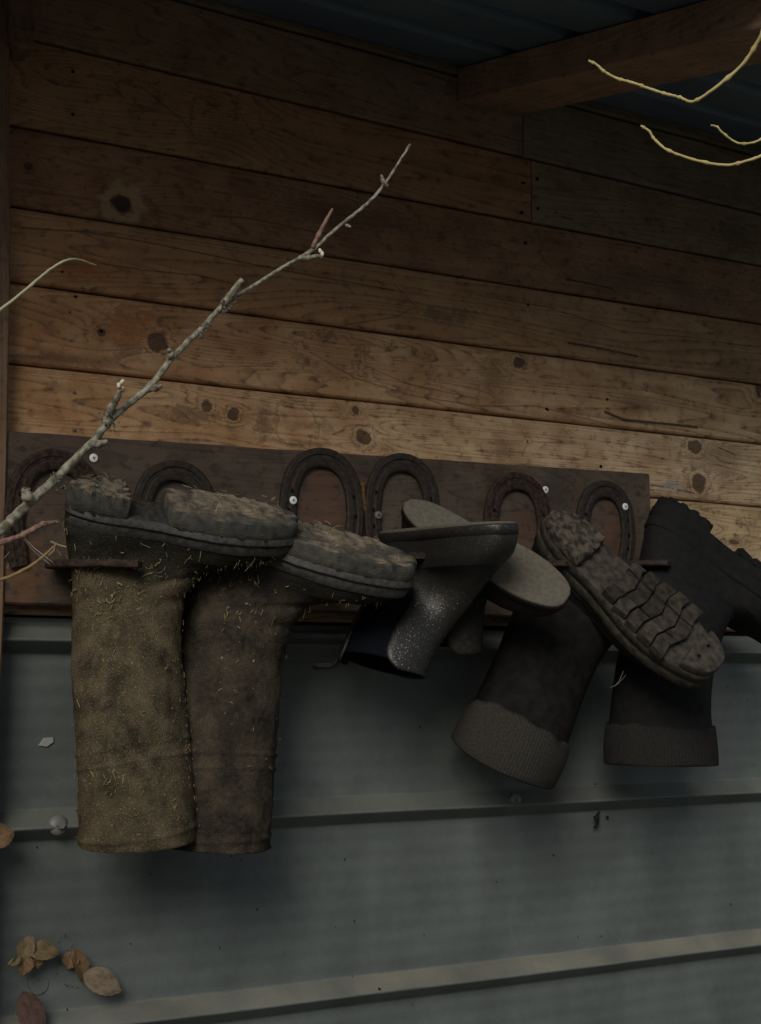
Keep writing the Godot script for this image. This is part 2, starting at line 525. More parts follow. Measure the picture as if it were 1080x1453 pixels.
func sole_block(b: Build, c: Dictionary, x0: float, x1: float, yt: float, yb: float, off: float, mud: float, sd := 0.0) -> void:
	# heel or forefoot block: the sole's outline between x0 and x1, rounded over and lumpy below
	var n := 64
	var outline := PackedVector2Array()
	for k in n:
		var phi := TAU * k / n
		var q = boot_pt(c, 0.02, phi, off) - c.pos
		var x: float = q.dot(c.fwd) / c.sc
		var z: float = q.dot(c.lat) / c.sc
		var xx := clampf(x, x0 + 0.004 * absf(z) / 0.04, x1 - 0.004 * absf(z) / 0.04)
		outline.append(Vector2(xx, z))
	var lim0 := 0.0
	var lim1 := 0.0
	for q in outline:
		if q.x > x0 + 0.006 and q.x < x0 + 0.02: lim0 = maxf(lim0, absf(q.y))
		if q.x < x1 - 0.006 and q.x > x1 - 0.02: lim1 = maxf(lim1, absf(q.y))
	for k in n:
		var q := outline[k]
		if q.x <= x0 + 0.006 and lim0 > 0.0: q.y = clampf(q.y, -lim0, lim0)
		if q.x >= x1 - 0.006 and lim1 > 0.0: q.y = clampf(q.y, -lim1, lim1)
		outline[k] = q
	# spread the clamped points evenly over the straight ends
	var even := PackedVector2Array()
	var total := 0.0
	for k in n: total += outline[k].distance_to(outline[(k + 1) % n])
	var at := 0
	var left := 0.0
	for k in n:
		var want := total * k / n
		while left + outline[at].distance_to(outline[(at + 1) % n]) < want and at < n - 1:
			left += outline[at].distance_to(outline[(at + 1) % n])
			at += 1
		var sg := outline[at].distance_to(outline[(at + 1) % n])
		even.append(outline[at].lerp(outline[(at + 1) % n], clampf((want - left) / maxf(sg, 1e-6), 0, 1)))
	var cen := Vector2((maxf(x0, -0.088) + minf(x1, 0.203)) / 2, 0)
	var pts := PackedVector3Array()
	var cols := PackedColorArray()
	var levels := [[1.0, yt, 0.3], [1.0, lerpf(yt, yb, 0.5), 0.5], [1.0, lerpf(yt, yb, 0.93), 0.5], [0.975, yb, 0.6], [0.92, yb - 0.0003, 0.9], [0.82, yb, 1.0], [0.73, yb, 1.0], [0.64, yb, 1.0], [0.55, yb, 1.0], [0.46, yb, 1.0], [0.36, yb, 1.0], [0.27, yb, 1.0], [0.18, yb, 1.0], [0.09, yb, 1.0], [0.02, yb, 1.0]]
	for li in levels.size():
		var l: Array = levels[li]
		for q in even:
			var e = cen + (q - cen) * l[0]
			var w: Vector3 = c.pos + (c.fwd * e.x + c.up * l[1] + c.lat * e.y) * c.sc
			var notch := 0.0
			if mud > 0.001 and li > 0 and li < 5:
				notch = smoothstep(0.45, 0.75, sin(even.find(q) * TAU / n * 13.0 + sd)) * 0.0045 * (1.0 if li > 1 else 0.0)
				w -= (c.fwd * (e.x - cen.x) + c.lat * e.y).normalized() * notch * c.sc
			var m := 0.75 * soft.get_noise_3dv(w * 210.0 + Vector3.ONE * sd) + 0.8 * soft.get_noise_3dv(w * 800.0)
			if mud > 0.001:
				var gr := sin(e.x * 210.0 + absf(e.y) * 60.0 + 3.0 * soft.get_noise_2d(e.x * 300.0, e.y * 300.0 + sd))
				if l[0] < 0.93 and gr > 0.5: m -= 0.9 * smoothstep(0.5, 0.62, gr)
				var bare := smoothstep(-0.15, 0.25, soft.get_noise_3dv(w * 170.0 + Vector3.ONE * (sd + 40.0)) + 0.4 * soft.get_noise_3dv(w * 700.0)) * 0.75
				if l[0] > 0.93: bare = 0.8 + 0.2 * bare
				if notch > 0.002: bare = 1.0
				if l[0] < 0.9 and gr > 0.55: bare = maxf(bare, 0.7)
				cols.append(Color(1, 1, 1).lerp(Color(0.25, 0.32, 0.41), bare))
			else:
				cols.append(Color(1, 1, 1))
			w += (-c.up * clampf(m, -1.0, 1.0) + (c.fwd * (e.x - cen.x) + c.lat * e.y).normalized() * m * 0.4) * mud * l[2] * c.sc
			pts.append(w)
	var f := b.grid(pts, n, true, null, cols)
	b.fan(f, n, c.pos + (c.fwd * cen.x + c.up * yt) * c.sc)
	b.fan(f + (levels.size() - 1) * n, n, pts[-1].lerp(pts[-1 - n / 2], 0.5), true)

func outsole(c: Dictionary, mat: Material, parent: Node3D, levels: Array, mud := 0.0) -> Node3D:
	var b := Build.new()
	var pts := PackedVector3Array()
	for l in levels:
		for q in sole_ring(c, l[0], l[1]):
			var m := soft.get_noise_3dv(q * 300.0) + 0.6 * soft.get_noise_3dv(q * 900.0)
			pts.append(q + (q - c.pos - c.fwd * 0.05 * c.sc).normalized() * m * mud)
	var f := b.grid(pts, 96, true)
	b.fan(f, 96, c.pos + (c.fwd * 0.05 + c.up * levels[0][0]) * c.sc)
	b.fan(f + (levels.size() - 1) * 96, 96, c.pos + (c.fwd * 0.05 + c.up * levels[-1][0]) * c.sc, true)
	return part(b, mat, "sole", parent)

func straw_on(c: Dictionary, count: int, y0: float, y1: float, parent: Node3D, long := 0.012, near_only := true) -> void:
	# chopped straw stuck to the mud
	var b := Build.new()
	b.g = 0
	var clumps := []
	for i in 16: clumps.append(Vector2(lerpf(y0, y1, rng.randf()), rng.randf_range(PI * 1.0, TAU)))
	for i in count:
		var y := lerpf(y0, y1, rng.randf())
		var phi := rng.randf_range(PI * 0.95, TAU * 1.03) if near_only else rng.randf() * TAU
		if rng.randf() < 0.6:
			var cl: Vector2 = clumps[rng.randi() % 16]
			y = clampf(cl.x + rng.randfn() * 0.009, y0, y1)
			phi = cl.y + rng.randfn() * 0.16
		var q := boot_pt(c, y, phi, 0.001)
		var nrm := (q - boot_pt(c, y, phi, -0.02)).normalized()
		var d := Vector3(rng.randfn(), rng.randfn(), rng.randfn())
		d = (d - nrm * d.dot(nrm) * 0.9).normalized()
		blade(b, q + nrm * 0.0012, d, nrm, long * rng.randf_range(0.25, 1.0) * (1.0 if rng.randf() < 0.85 else 1.9), rng.randf_range(0.0003, 0.00065))
	var o := part(b, M.straw, "straw_flecks", parent)
	o.set_meta("kind", "stuff")

func crumbs_on(c: Dictionary, count: int, y0: float, y1: float, parent: Node3D) -> void:
	# crumbs of dried mud and chaff
	var b := Build.new()
	b.g = 0
	for i in count:
		var y := lerpf(y0, y1, rng.randf())
		var phi := rng.randf_range(PI * 0.9, TAU * 1.05)
		var q := boot_pt(c, y, phi, 0.0)
		var nrm := (q - boot_pt(c, y, phi, -0.02)).normalized()
		var u := nrm.cross(Vector3(rng.randfn(), rng.randfn(), rng.randfn())).normalized()
		var w := nrm.cross(u)
		var r := rng.randf_range(0.0006, 0.0013) * (1.0 if rng.randf() < 0.8 else 1.8)
		var k := rng.randf_range(0.35, 1.0)
		b.tint = Color(k, k * 0.9, k * rng.randf_range(0.65, 0.9)) * (0.55 if rng.randf() < 0.6 else 1.15)
		var f := b.grid(PackedVector3Array([q + u * r, q + w * r, q - u * r * 0.8, q - w * r]), 4, true)
		b.fan(f, 4, q - nrm * r * 0.5)
		b.fan(f, 4, q + nrm * r * 0.3, true)
	part(b, M.straw, "mud_crumbs", parent).set_meta("kind", "stuff")

func blade(b: Build, at: Vector3, d: Vector3, nrm: Vector3, ln: float, w: float) -> void:
	var k := rng.randf_range(0.45, 1.25)
	b.tint = Color(k, k * rng.randf_range(0.88, 1.0), k * rng.randf_range(0.6, 0.95))
	var s := d.cross(nrm).normalized() * w
	var o := nrm * w * 0.7
	var bendv := nrm * ln * rng.randf_range(-0.03, 0.1) + s * rng.randf_range(-2.5, 2.5)
	var pts := PackedVector3Array()
	for e in [[-0.5, 0.0], [0.0, 1.0], [0.5, 0.0]]:
		var m: Vector3 = at + d * ln * e[0] + bendv * e[1]
		for q in [s, o, -s, -o]: pts.append(m + q)
	var f := b.grid(pts, 4, true)
	b.fan(f, 4, pts[0].lerp(pts[2], 0.5))
	b.fan(f + 8, 4, pts[8].lerp(pts[10], 0.5), true)

func cuff(c: Dictionary, mat: Material, parent: Node3D, y0: float, y1: float, off: float, slope: float, label := "") -> void:
	# a folded ribbed knit cuff round the top of the leg
	var b := Build.new()
	var n := 416
	var pts := PackedVector3Array()
	var rows := 12
	for r in rows + 5:
		for k in n:
			var phi := TAU * k / n
			var low := y0 + 0.0015 * sin(phi * 3.0 + 1.0) + 0.001 * sin(phi * 11.0)
			var y := 0.0
			var o := off + 0.00045 * cos(phi * 104.0) + 0.0012 * sin(phi * 5.0 + y0 * 40.0)
			var hi: float = y1 + slope * cos(phi)
			if r == 0: y = low + 0.0012; o = 0.0003
			elif r <= rows:
				var t := float(r - 1) / (rows - 1)
				y = lerpf(low, hi, t)
				o += 0.0012 * sin(t * PI) + 0.0012 * t
			else:
				y = hi + [0.0015, 0.0005, -0.012, -0.04][r - rows - 1]
				o = off + [0.0, -0.003, -0.0045, -0.0075][r - rows - 1]
			pts.append(boot_pt(c, y, phi, o))
	var f := b.grid(pts, n, true)
	b.fan(f, n, pts[0].lerp(pts[n / 2], 0.5))
	var last := pts.size() - n
	b.fan(f + last, n, pts[last].lerp(pts[last + n / 2], 0.5), true)
	part(b, mat, "ribbed_cuff", parent, true, label)

func welly(label: String, c: Dictionary, group: String, straw: int, cap := true) -> Node3D:
	c.merge({"tab": WORK, "y0": 0.07, "H": 0.375, "y_low": 0.03})
	boot_frame(c)
	var t := thing("rubber_boot", label, "boot", c.pos, group)
	var relief := func(y: float, phi: float) -> float:
		var o := 0.0
		for q in [[0.281, 0.0021, 0.0018], [0.295, 0.0021, 0.0018], [0.364, 0.0022, 0.0022]]:
			o += q[1] * exp(-pow((y - q[0] - 0.004 * cos(phi)) / q[2], 2.0))
		o -= 0.005 * exp(-pow((y - 0.122 - 0.02 * cos(phi)) / 0.008, 2.0)) * (0.5 - 0.5 * cos(phi))
		o -= 0.0035 * exp(-pow((y - 0.15 - 0.014 * cos(phi)) / 0.007, 2.0)) * (0.5 - 0.5 * cos(phi * 1.0 + 0.4))
		if y > 0.12 and y < 0.19: o += 0.0009 * cos(phi * 44.0) * smoothstep(0.12, 0.14, y) * (1.0 - smoothstep(0.17, 0.19, y)) * smoothstep(-0.2, 0.3, cos(phi + 0.7))
		o += (0.005 * sin(phi * 2.0 + y * 14.0) + 0.0025 * sin(phi * 3.0 - y * 30.0)) * smoothstep(0.12, 0.3, y) * c.get("wave", 0.5)
		return o
	boot_upper(c, c.mat, "boot_leg", t, 96, 180, c.get("lump", 0.0011), relief)
	# foxing band and sole
	outsole(c, c.sole_mat, t, [[0.05, 0.0003], [0.0492, 0.0011], [0.039, 0.0015], [0.0378, 0.0005], [0.0358, 0.0005], [0.035, 0.0054], [0.0332, 0.0058], [0.0322, 0.0044], [0.026, 0.004], [0.0245, -0.004], [0.024, -0.02]], 0.0011)
	var b := Build.new()
	sole_block(b, c, -0.12, -0.014, 0.03, 0.0, 0.004, 0.0022, 3.0)
	part(b, c.mud_mat, "heel_block", t)
	b = Build.new()
	sole_block(b, c, 0.03, 0.3, 0.03, 0.006, 0.004, 0.0028, 9.0)
	part(b, c.mud_mat, "tread_pad", t)
	if straw > 0:
		crumbs_on(c, straw, 0.1, 0.37, t)
		straw_on(c, straw * 5 / 10, 0.05, 0.37, t, 0.006)
		straw_on(c, straw * 3 / 10, 0.055, 0.14, t, 0.011)
		# straw lying on the upturned sole
		b = Build.new()
		b.g = 0
		for i in straw / 5:
			var q: Vector3 = c.pos + (c.fwd * (rng.randf_range(-0.07, -0.02) if rng.randf() < 0.25 else rng.randf_range(0.05, 0.18)) + c.lat * rng.randf_range(-0.035, 0.035) - c.up * 0.0025) * c.sc
			var d := Vector3(rng.randfn(), rng.randfn(), rng.randfn())
			d = (d - c.up * d.dot(c.up) * 0.85).normalized()
			blade(b, q, d, -c.up, rng.randf_range(0.003, 0.013), rng.randf_range(0.0003, 0.0007))
		part(b, M.straw, "straw_flecks", t).set_meta("kind", "stuff")
	return t

func work_boot(label: String, c: Dictionary, group: String, slope: float) -> Node3D:
	c.merge({"tab": WORK, "y0": 0.07, "H": 0.3, "y_low": 0.02})
	if c.has("low"):   # a flatter foot
		var tab := []
		for q in WORK: tab.append([q[0] * (c.low if q[0] < 0.13 and q[0] > 0.04 else 1.0), q[1], q[2], q[3]])
		c.tab = tab
	boot_frame(c)
	var t := thing("work_boot", label, "boot", c.pos, group)
	var relief := func(y: float, phi: float) -> float:
		var o := 0.0016 * exp(-pow((y - 0.055) / 0.003, 2.0))
		o -= 0.003 * exp(-pow((y - 0.1 - 0.012 * cos(phi)) / 0.007, 2.0)) * (0.5 - 0.5 * cos(phi))
		o += 0.003 * sin(phi * 2.0 + y * 20.0) * smoothstep(0.12, 0.25, y)
		return o
	boot_upper(c, c.mat, "boot_leg", t, 88, 130, 0.0004, relief)
	outsole(c, c.sole_mat, t, [[0.05, 0.0004], [0.0485, 0.0026], [0.034, 0.0034], [0.0325, 0.0016], [0.031, 0.0016], [0.0295, 0.0046], [0.0165, 0.0052], [0.0145, 0.003], [0.0135, -0.004], [0.013, -0.02]], 0.0005)
	var b := Build.new()
	sole_block(b, c, -0.12, -0.012, 0.018, 0.0, 0.004, c.get("mud", 0.002), 5.0)
	part(b, c.mud_mat, "heel_block", t)
	# forefoot lugs in bent rows, side lugs and a toe pad
	var lug := func(poly: Array, h: float) -> void:
		var lb := Build.new()
		var kk := rng.randf_range(0.45, 0.9)
		lb.tint = Color(kk, kk * 0.98, kk * 0.94)
		var pl := PackedVector3Array()
		for q in poly:
			pl.append(c.pos + (c.fwd * (q[0] + rng.randf_range(-0.0014, 0.0014)) + c.lat * (q[1] + rng.randf_range(-0.0014, 0.0014)) + c.up * 0.0145) * c.sc)
		lb.prism(pl, -c.up * h * c.sc, 0.0012)
		part(lb, c.lug_mat, "tread_lug", t)
	for r in 5:
		var x := 0.045 + 0.0226 * r
		var w := along(FOOT, x)
		lug.call([[x - 0.0105, -0.017], [x - 0.0068, 0.0], [x - 0.0105, 0.017], [x + 0.0102, 0.017], [x + 0.0138, 0.0], [x + 0.0102, -0.017]], 0.0105 + 0.0012 * rng.randf())
		for s in [-1.0, 1.0]:
			lug.call([[x - 0.0105, s * 0.0188], [x + 0.0098, s * 0.0188], [x + 0.0065, s * 0.031], [x + 0.0085, s * (w + 0.003)], [x - 0.0115, s * (w + 0.003)], [x - 0.0135, s * 0.031]], 0.0105 + 0.0014 * rng.randf())
	b = Build.new()
	sole_block(b, c, 0.162, 0.3, 0.018, 0.0025, 0.004, 0.0006, 1.0)
	var pad := part(b, c.lug_mat, "toe_pad", t)
	for z in [-0.012, 0.012]:
		b = Build.new()
		var q: Vector3 = c.pos + (c.fwd * 0.176 + c.lat * z - c.up * -0.0024) * c.sc
		b.tube(PackedVector3Array([q, q - c.up * 0.0008]), PackedFloat32Array([0.0026, 0.0024]), 10)
		part(b, M.black, "tread_hole", pad)
	cuff(c, c.cuff_mat, t, 0.3 - c.get("cuff", 0.043), 0.3 + 0.006, 0.0026, slope)
	return t

func chelsea(label: String, c: Dictionary, group: String) -> Node3D:
	c.merge({"tab": CHELSEA, "y0": 0.055, "H": 0.17, "y_low": 0.006, "slim": 0.86})
	boot_frame(c)
	var t := thing("ankle_boot", label, "boot", c.pos, group)
	# foot part up to the ankle
	var b := Build.new()
	var n := 96
	var pts := boot_skin(c, 0.006, 0.09, 50, n, 0.0, 0.0003, func(y, phi): return -0.0012 * exp(-pow((y - 0.075 - 0.008 * cos(phi)) / 0.006, 2.0)) * (0.5 - 0.5 * cos(phi)))
	pts.append_array(boot_skin(c, 0.09, 0.088, 1, n, -0.002))
	var f := b.grid(pts, n, true)
	b.fan(f, n, c.pos + (c.fwd * 0.05 + c.up * 0.006) * c.sc)
	b.fan(f + pts.size() - n, n, pts[-n].lerp(pts[-n / 2], 0.5), true)
	part(b, c.mat, "vamp", t)
	# elastic sides: a close ribbed sleeve between the two leather panels
	b = Build.new()
	n = 240
	pts = boot_skin(c, 0.084, 0.163, 30, n, -0.0016, 0.0, func(_y, phi): return 0.0005 * cos(phi * 60.0))
	pts.append_array(boot_skin(c, 0.163, 0.1, 4, n, -0.0035))
	f = b.grid(pts, n, true)
	b.fan(f, n, pts[0].lerp(pts[n / 2], 0.5))
	b.fan(f + pts.size() - n, n, pts[-n].lerp(pts[-n / 2], 0.5), true)
	part(b, M.elastic, "elastic_side", t)
	# front and back panels with rounded free corners and a stitched edge
	for which in [0, 1]:
		b = Build.new()
		var cols := 40
		var rows := 40
		var top: float = c.H + (0.0 if which == 0 else -0.002)
		var outer := PackedVector3Array()
		var inner := PackedVector3Array()
		for r in rows + 1:
			var y := lerpf(0.084, top, float(r) / rows)
			var cut := 0.16 * pow(clampf((y - top + 0.016) / 0.016, 0.0, 1.0), 2.5)
			var half = (c.get("panel", 1.34) + 0.1 * (y - 0.084) / 0.086 if which == 0 else 0.62 - 0.04 * (y - 0.084) / 0.086) + 0.5 * exp(-(y - 0.084) / 0.007) - cut * (2.4 if which == 0 else 1.2)
			for k in cols + 1:
				var phi := (PI if which == 0 else 0.0) + lerpf(-half, half, float(k) / cols)
				var e := minf(k, cols - k)
				var o := 0.0014 + (0.0007 if e == 2 or r == rows - 2 else 0.0) - (0.0006 if e == 0 else 0.0)
				outer.append(boot_pt(c, y, phi, o))
				inner.append(boot_pt(c, y, phi, -0.0012))
		var fo := b.grid(outer, cols + 1, false)
		var fi := b.p.size()
		inner.reverse()
		b.grid(inner, cols + 1, false)
		var w := cols + 1
		for k in cols:
			var a := fo + rows * w + k
			b.t3(a, a + 1, fi + cols - k - 1); b.t3(a, fi + cols - k - 1, fi + cols - k)
		for r in rows:
			for side in [0, cols]:
				var a = fo + r * w + side
				var q = fi + (rows - r) * w + (cols - side)
				if side == cols: b.t3(a, q, a + w); b.t3(a + w, q, q - w)
				else: b.t3(a + w, q, a); b.t3(q - w, q, a + w)
		part(b, c.front_mat if which == 0 else c.mat, "front_panel" if which == 0 else "back_panel", t)
	# pull tab
	b = Build.new()
	var p0 := boot_pt(c, c.H - 0.014, 0.0, 0.002)
	var p1 := boot_pt(c, c.H, 0.0, 0.003)
	var dn := (p1 - p0).normalized()
	var bk := (boot_pt(c, c.H, 0.0, 0.02) - boot_pt(c, c.H, 0.0, 0.0)).normalized()
	var sd := dn.cross(bk).normalized() * 0.007
	var strip := PackedVector3Array()
	for q in [p0, p1, p1 + dn * 0.006 + bk * 0.008, p1 + dn * 0.008 + bk * 0.02, p1 + dn * 0.009 + bk * 0.0275, p1 + dn * 0.0065 + bk * 0.026, p1 + dn * 0.004 + bk * 0.012, p1 + dn * 0.002 + bk * 0.002]:
		for e in [sd, -sd, -sd - (dn - bk).normalized() * 0.0012, sd - (dn - bk).normalized() * 0.0012]: strip.append(q + e)
	f = b.grid(strip, 4, true)
	b.fan(f, 4, p0); b.fan(f + strip.size() - 4, 4, strip[-1], true)
	part(b, c.mat, "pull_tab", t)
	# thin flat sole
	outsole(c, c.rim_mat, t, [[0.017, 0.0003], [0.0165, 0.0022], [0.007, 0.0026], [0.0045, 0.002], [0.003, 0.0]], 0.0)
	b = Build.new()
	sole_block(b, c, -0.2, 0.3, 0.006, 0.0, 0.0014, 0.0002, 2.0)
	part(b, c.sole_mat, "outsole", t)
	return t

# ---------------------------------------------------------------- horseshoe hooks
func horseshoe(b: Build, at: Vector3, right: Vector3, up: Vector3, sc := 1.0, web := 0.0124, thick := 0.0036) -> void:
	var ctl := []
	for q in [[-0.037, -0.066], [-0.0455, -0.035], [-0.048, -0.005], [-0.044, 0.026], [-0.0335, 0.047], [-0.018, 0.0585], [0.0, 0.062], [0.018, 0.0585], [0.0335, 0.047], [0.044, 0.026], [0.048, -0.005], [0.0455, -0.035], [0.037, -0.066]]:
		ctl.append(Vector3(q[0], q[1], 0) * sc)
	var path := spline(ctl, 9)
	b.g = 0
	var out := right.cross(up).normalized()
	var sec := [[-1.0, -0.6], [-0.9, -1.0], [0.9, -1.0], [1.0, -0.6], [1.0, 0.5], [0.82, 0.9], [0.35, 1.0], [0.2, 0.55], [-0.12, 0.55], [-0.25, 1.0], [-0.8, 0.85], [-1.0, 0.4]]
	var pts := PackedVector3Array()
	for i in path.size():
		var tg := (path[mini(i + 1, path.size() - 1)] - path[maxi(i - 1, 0)]).normalized()
		var nm := Vector3(-tg.y, tg.x, 0)
		var e := 1.0 - 0.12 * (1.0 - smoothstep(0.0, 5.0, minf(i, path.size() - 1 - i)))
		for s in sec:
			var l: Vector3 = path[i] + nm * s[0] * web * e + Vector3(0, 0, s[1] * thick)
			var w := at + right * l.x + up * l.y + out * l.z
			var m := soft.get_noise_3dv(w * 200.0) * 0.0007 + soft.get_noise_3dv(w * 1500.0) * 0.0002
			pts.append(w + (right * nm.x + up * nm.y) * m + out * m * s[1])
	var f := b.grid(pts, sec.size(), true)
	b.fan(f, sec.size(), pts[1].lerp(pts[4], 0.5))
	var la := f + pts.size() - sec.size()
	b.fan(la, sec.size(), pts[-sec.size() + 1].lerp(pts[-sec.size() + 4], 0.5), true)

func hook(label: String, x: float, y: float, sc: float, lean: float, turn: float, mat: Material, drop := 0.0, hx := 0.0) -> Node3D:
	# y is the top of the wall shoe; a second shoe stands out level from its lower end
	var t := thing("horseshoe_hook", label, "boot hook", Vector3(x, y, 0.025), "horseshoe hooks on the plank")
	var b := Build.new()
	var up := Vector3(sin(lean), cos(lean), 0)
	var rt := Vector3(cos(lean), -sin(lean), 0)
	horseshoe(b, Vector3(x, y - 0.0735 * sc, 0.0302), rt, up, sc)
	part(b, mat, "wall_shoe", t)
	b = Build.new()
	var away := Vector3(sin(turn), -0.03, cos(turn)).normalized()
	var side := Vector3(cos(turn), 0, -sin(turn))
	horseshoe(b, Vector3(x + hx, y - 0.136 * sc - drop, 0.0265) + away * 0.074 * sc, side, -away, sc * 0.98, 0.0118, 0.0042)
	part(b, mat, "arm_shoe", t)
	for k in 6:
		var s := -1.0 if k < 3 else 1.0
		var j := k % 3
		var l := Vector3([0.0462, 0.0476, 0.0436][j] * s * sc, [-0.03, -0.008, 0.016][j] * sc, 0)
		b = Build.new()
		var q := Vector3(x, y - 0.0735 * sc, 0.0302 + 0.0026) + rt * l.x + up * l.y
		b.box(q - Vector3(0.0018, 0.0026, 0.001), q + Vector3(0.0018, 0.0026, 0.0012), 0.0006)
		part(b, M.black, "nail_hole", t)
	return t

# ---------------------------------------------------------------- leaves and twigs
func leaf(label: String, base: Vector3, tip: Vector3, w: float, nrm: Vector3, curl: float, mat: Material, fold := 0.25, called := "fallen_leaf") -> void:
	var b := Build.new()
	var ax := tip - base
	var sd := ax.cross(nrm).normalized()
	var n := 14
	var m := 9
	for face in [1.0, -1.0]:
		var pts := PackedVector3Array()
		var uvs := PackedVector2Array()
		for i in n + 1:
			var t := float(i) / n
			var hw := w * 0.5 * pow(sin(PI * pow(t, 0.85) * 0.985 + 0.02), 0.75) + 0.0003
			for k in m:
				var s = (float(k) / (m - 1) * 2.0 - 1.0) * face
				var q = base + ax * t + sd * s * hw * (1.0 + 0.06 * sin(t * 40.0 + k))
				q += nrm * (curl * sin(PI * t) * ax.length() + absf(s) * hw * fold + 0.0012 * sin(t * 9.0 + s * 3.0) + 0.00025 * face - 0.0006 * exp(-s * s * 60.0))
				pts.append(q)
				uvs.append(Vector2(s * 0.5 * face + 0.5, t))
		b.grid(pts, m, false, uvs)
	single(b, mat, called, label, "leaf", "", false)

func leaf_tex(sd: int, a: Color, d: Color) -> ImageTexture:
	var w := 128
	var n1 := noise_bytes(sd, 0.03, w, w, 4, FastNoiseLite.TYPE_SIMPLEX_SMOOTH, false)
	var n2 := noise_bytes(sd + 1, 0.2, w, w, 2, FastNoiseLite.TYPE_SIMPLEX_SMOOTH, false)
	var out := PackedByteArray()
	out.resize(w * w * 3)
	for y in w:
		for x in w:
			var i := y * w + x
			var s := absf(float(x) / w - 0.5) * 2.0
			var c := a.lerp(d, clampf((n1[i] / 255.0 - 0.35) * 1.7, 0, 1)) * (1.0 + 0.25 * (n2[i] / 127.5 - 1.0))
			var vein := exp(-s * s * 900.0) + 0.35 * exp(-pow((fposmod(float(y) / w * 9.0 - s * 1.6, 1.0) - 0.5) * 12.0, 2.0))
			c = c.lerp(a * 1.5, clampf(vein * 0.6, 0, 0.8))
			if n2[i] > 215: c = c * 0.5
			out[i * 3] = s8(c.r); out[i * 3 + 1] = s8(c.g); out[i * 3 + 2] = s8(c.b)
	return tex(out, w, w)

func twig(b: Build, pts: Array, rads: Array, knob := 0.12, per := 6, n := 10) -> void:
	var path := spline(pts, per)
	var rad := PackedFloat32Array()
	var last := path.size() - 1
	for i in path.size():
		var f := float(i) / last * (rads.size() - 1)
		var k := mini(int(f), rads.size() - 2)
		var r := lerpf(rads[k], rads[k + 1], f - k)
		rad.append(r * (1.0 + knob * soft.get_noise_1d(i * 37.0) + (knob * 2.2 if i % 9 == 4 else 0.0)))
		path[i] += Vector3(soft.get_noise_1d(i * 21.0), soft.get_noise_1d(i * 21.0 + 500), soft.get_noise_1d(i * 21.0 + 900)) * r * 0.25
	b.tube(path, rad, n)

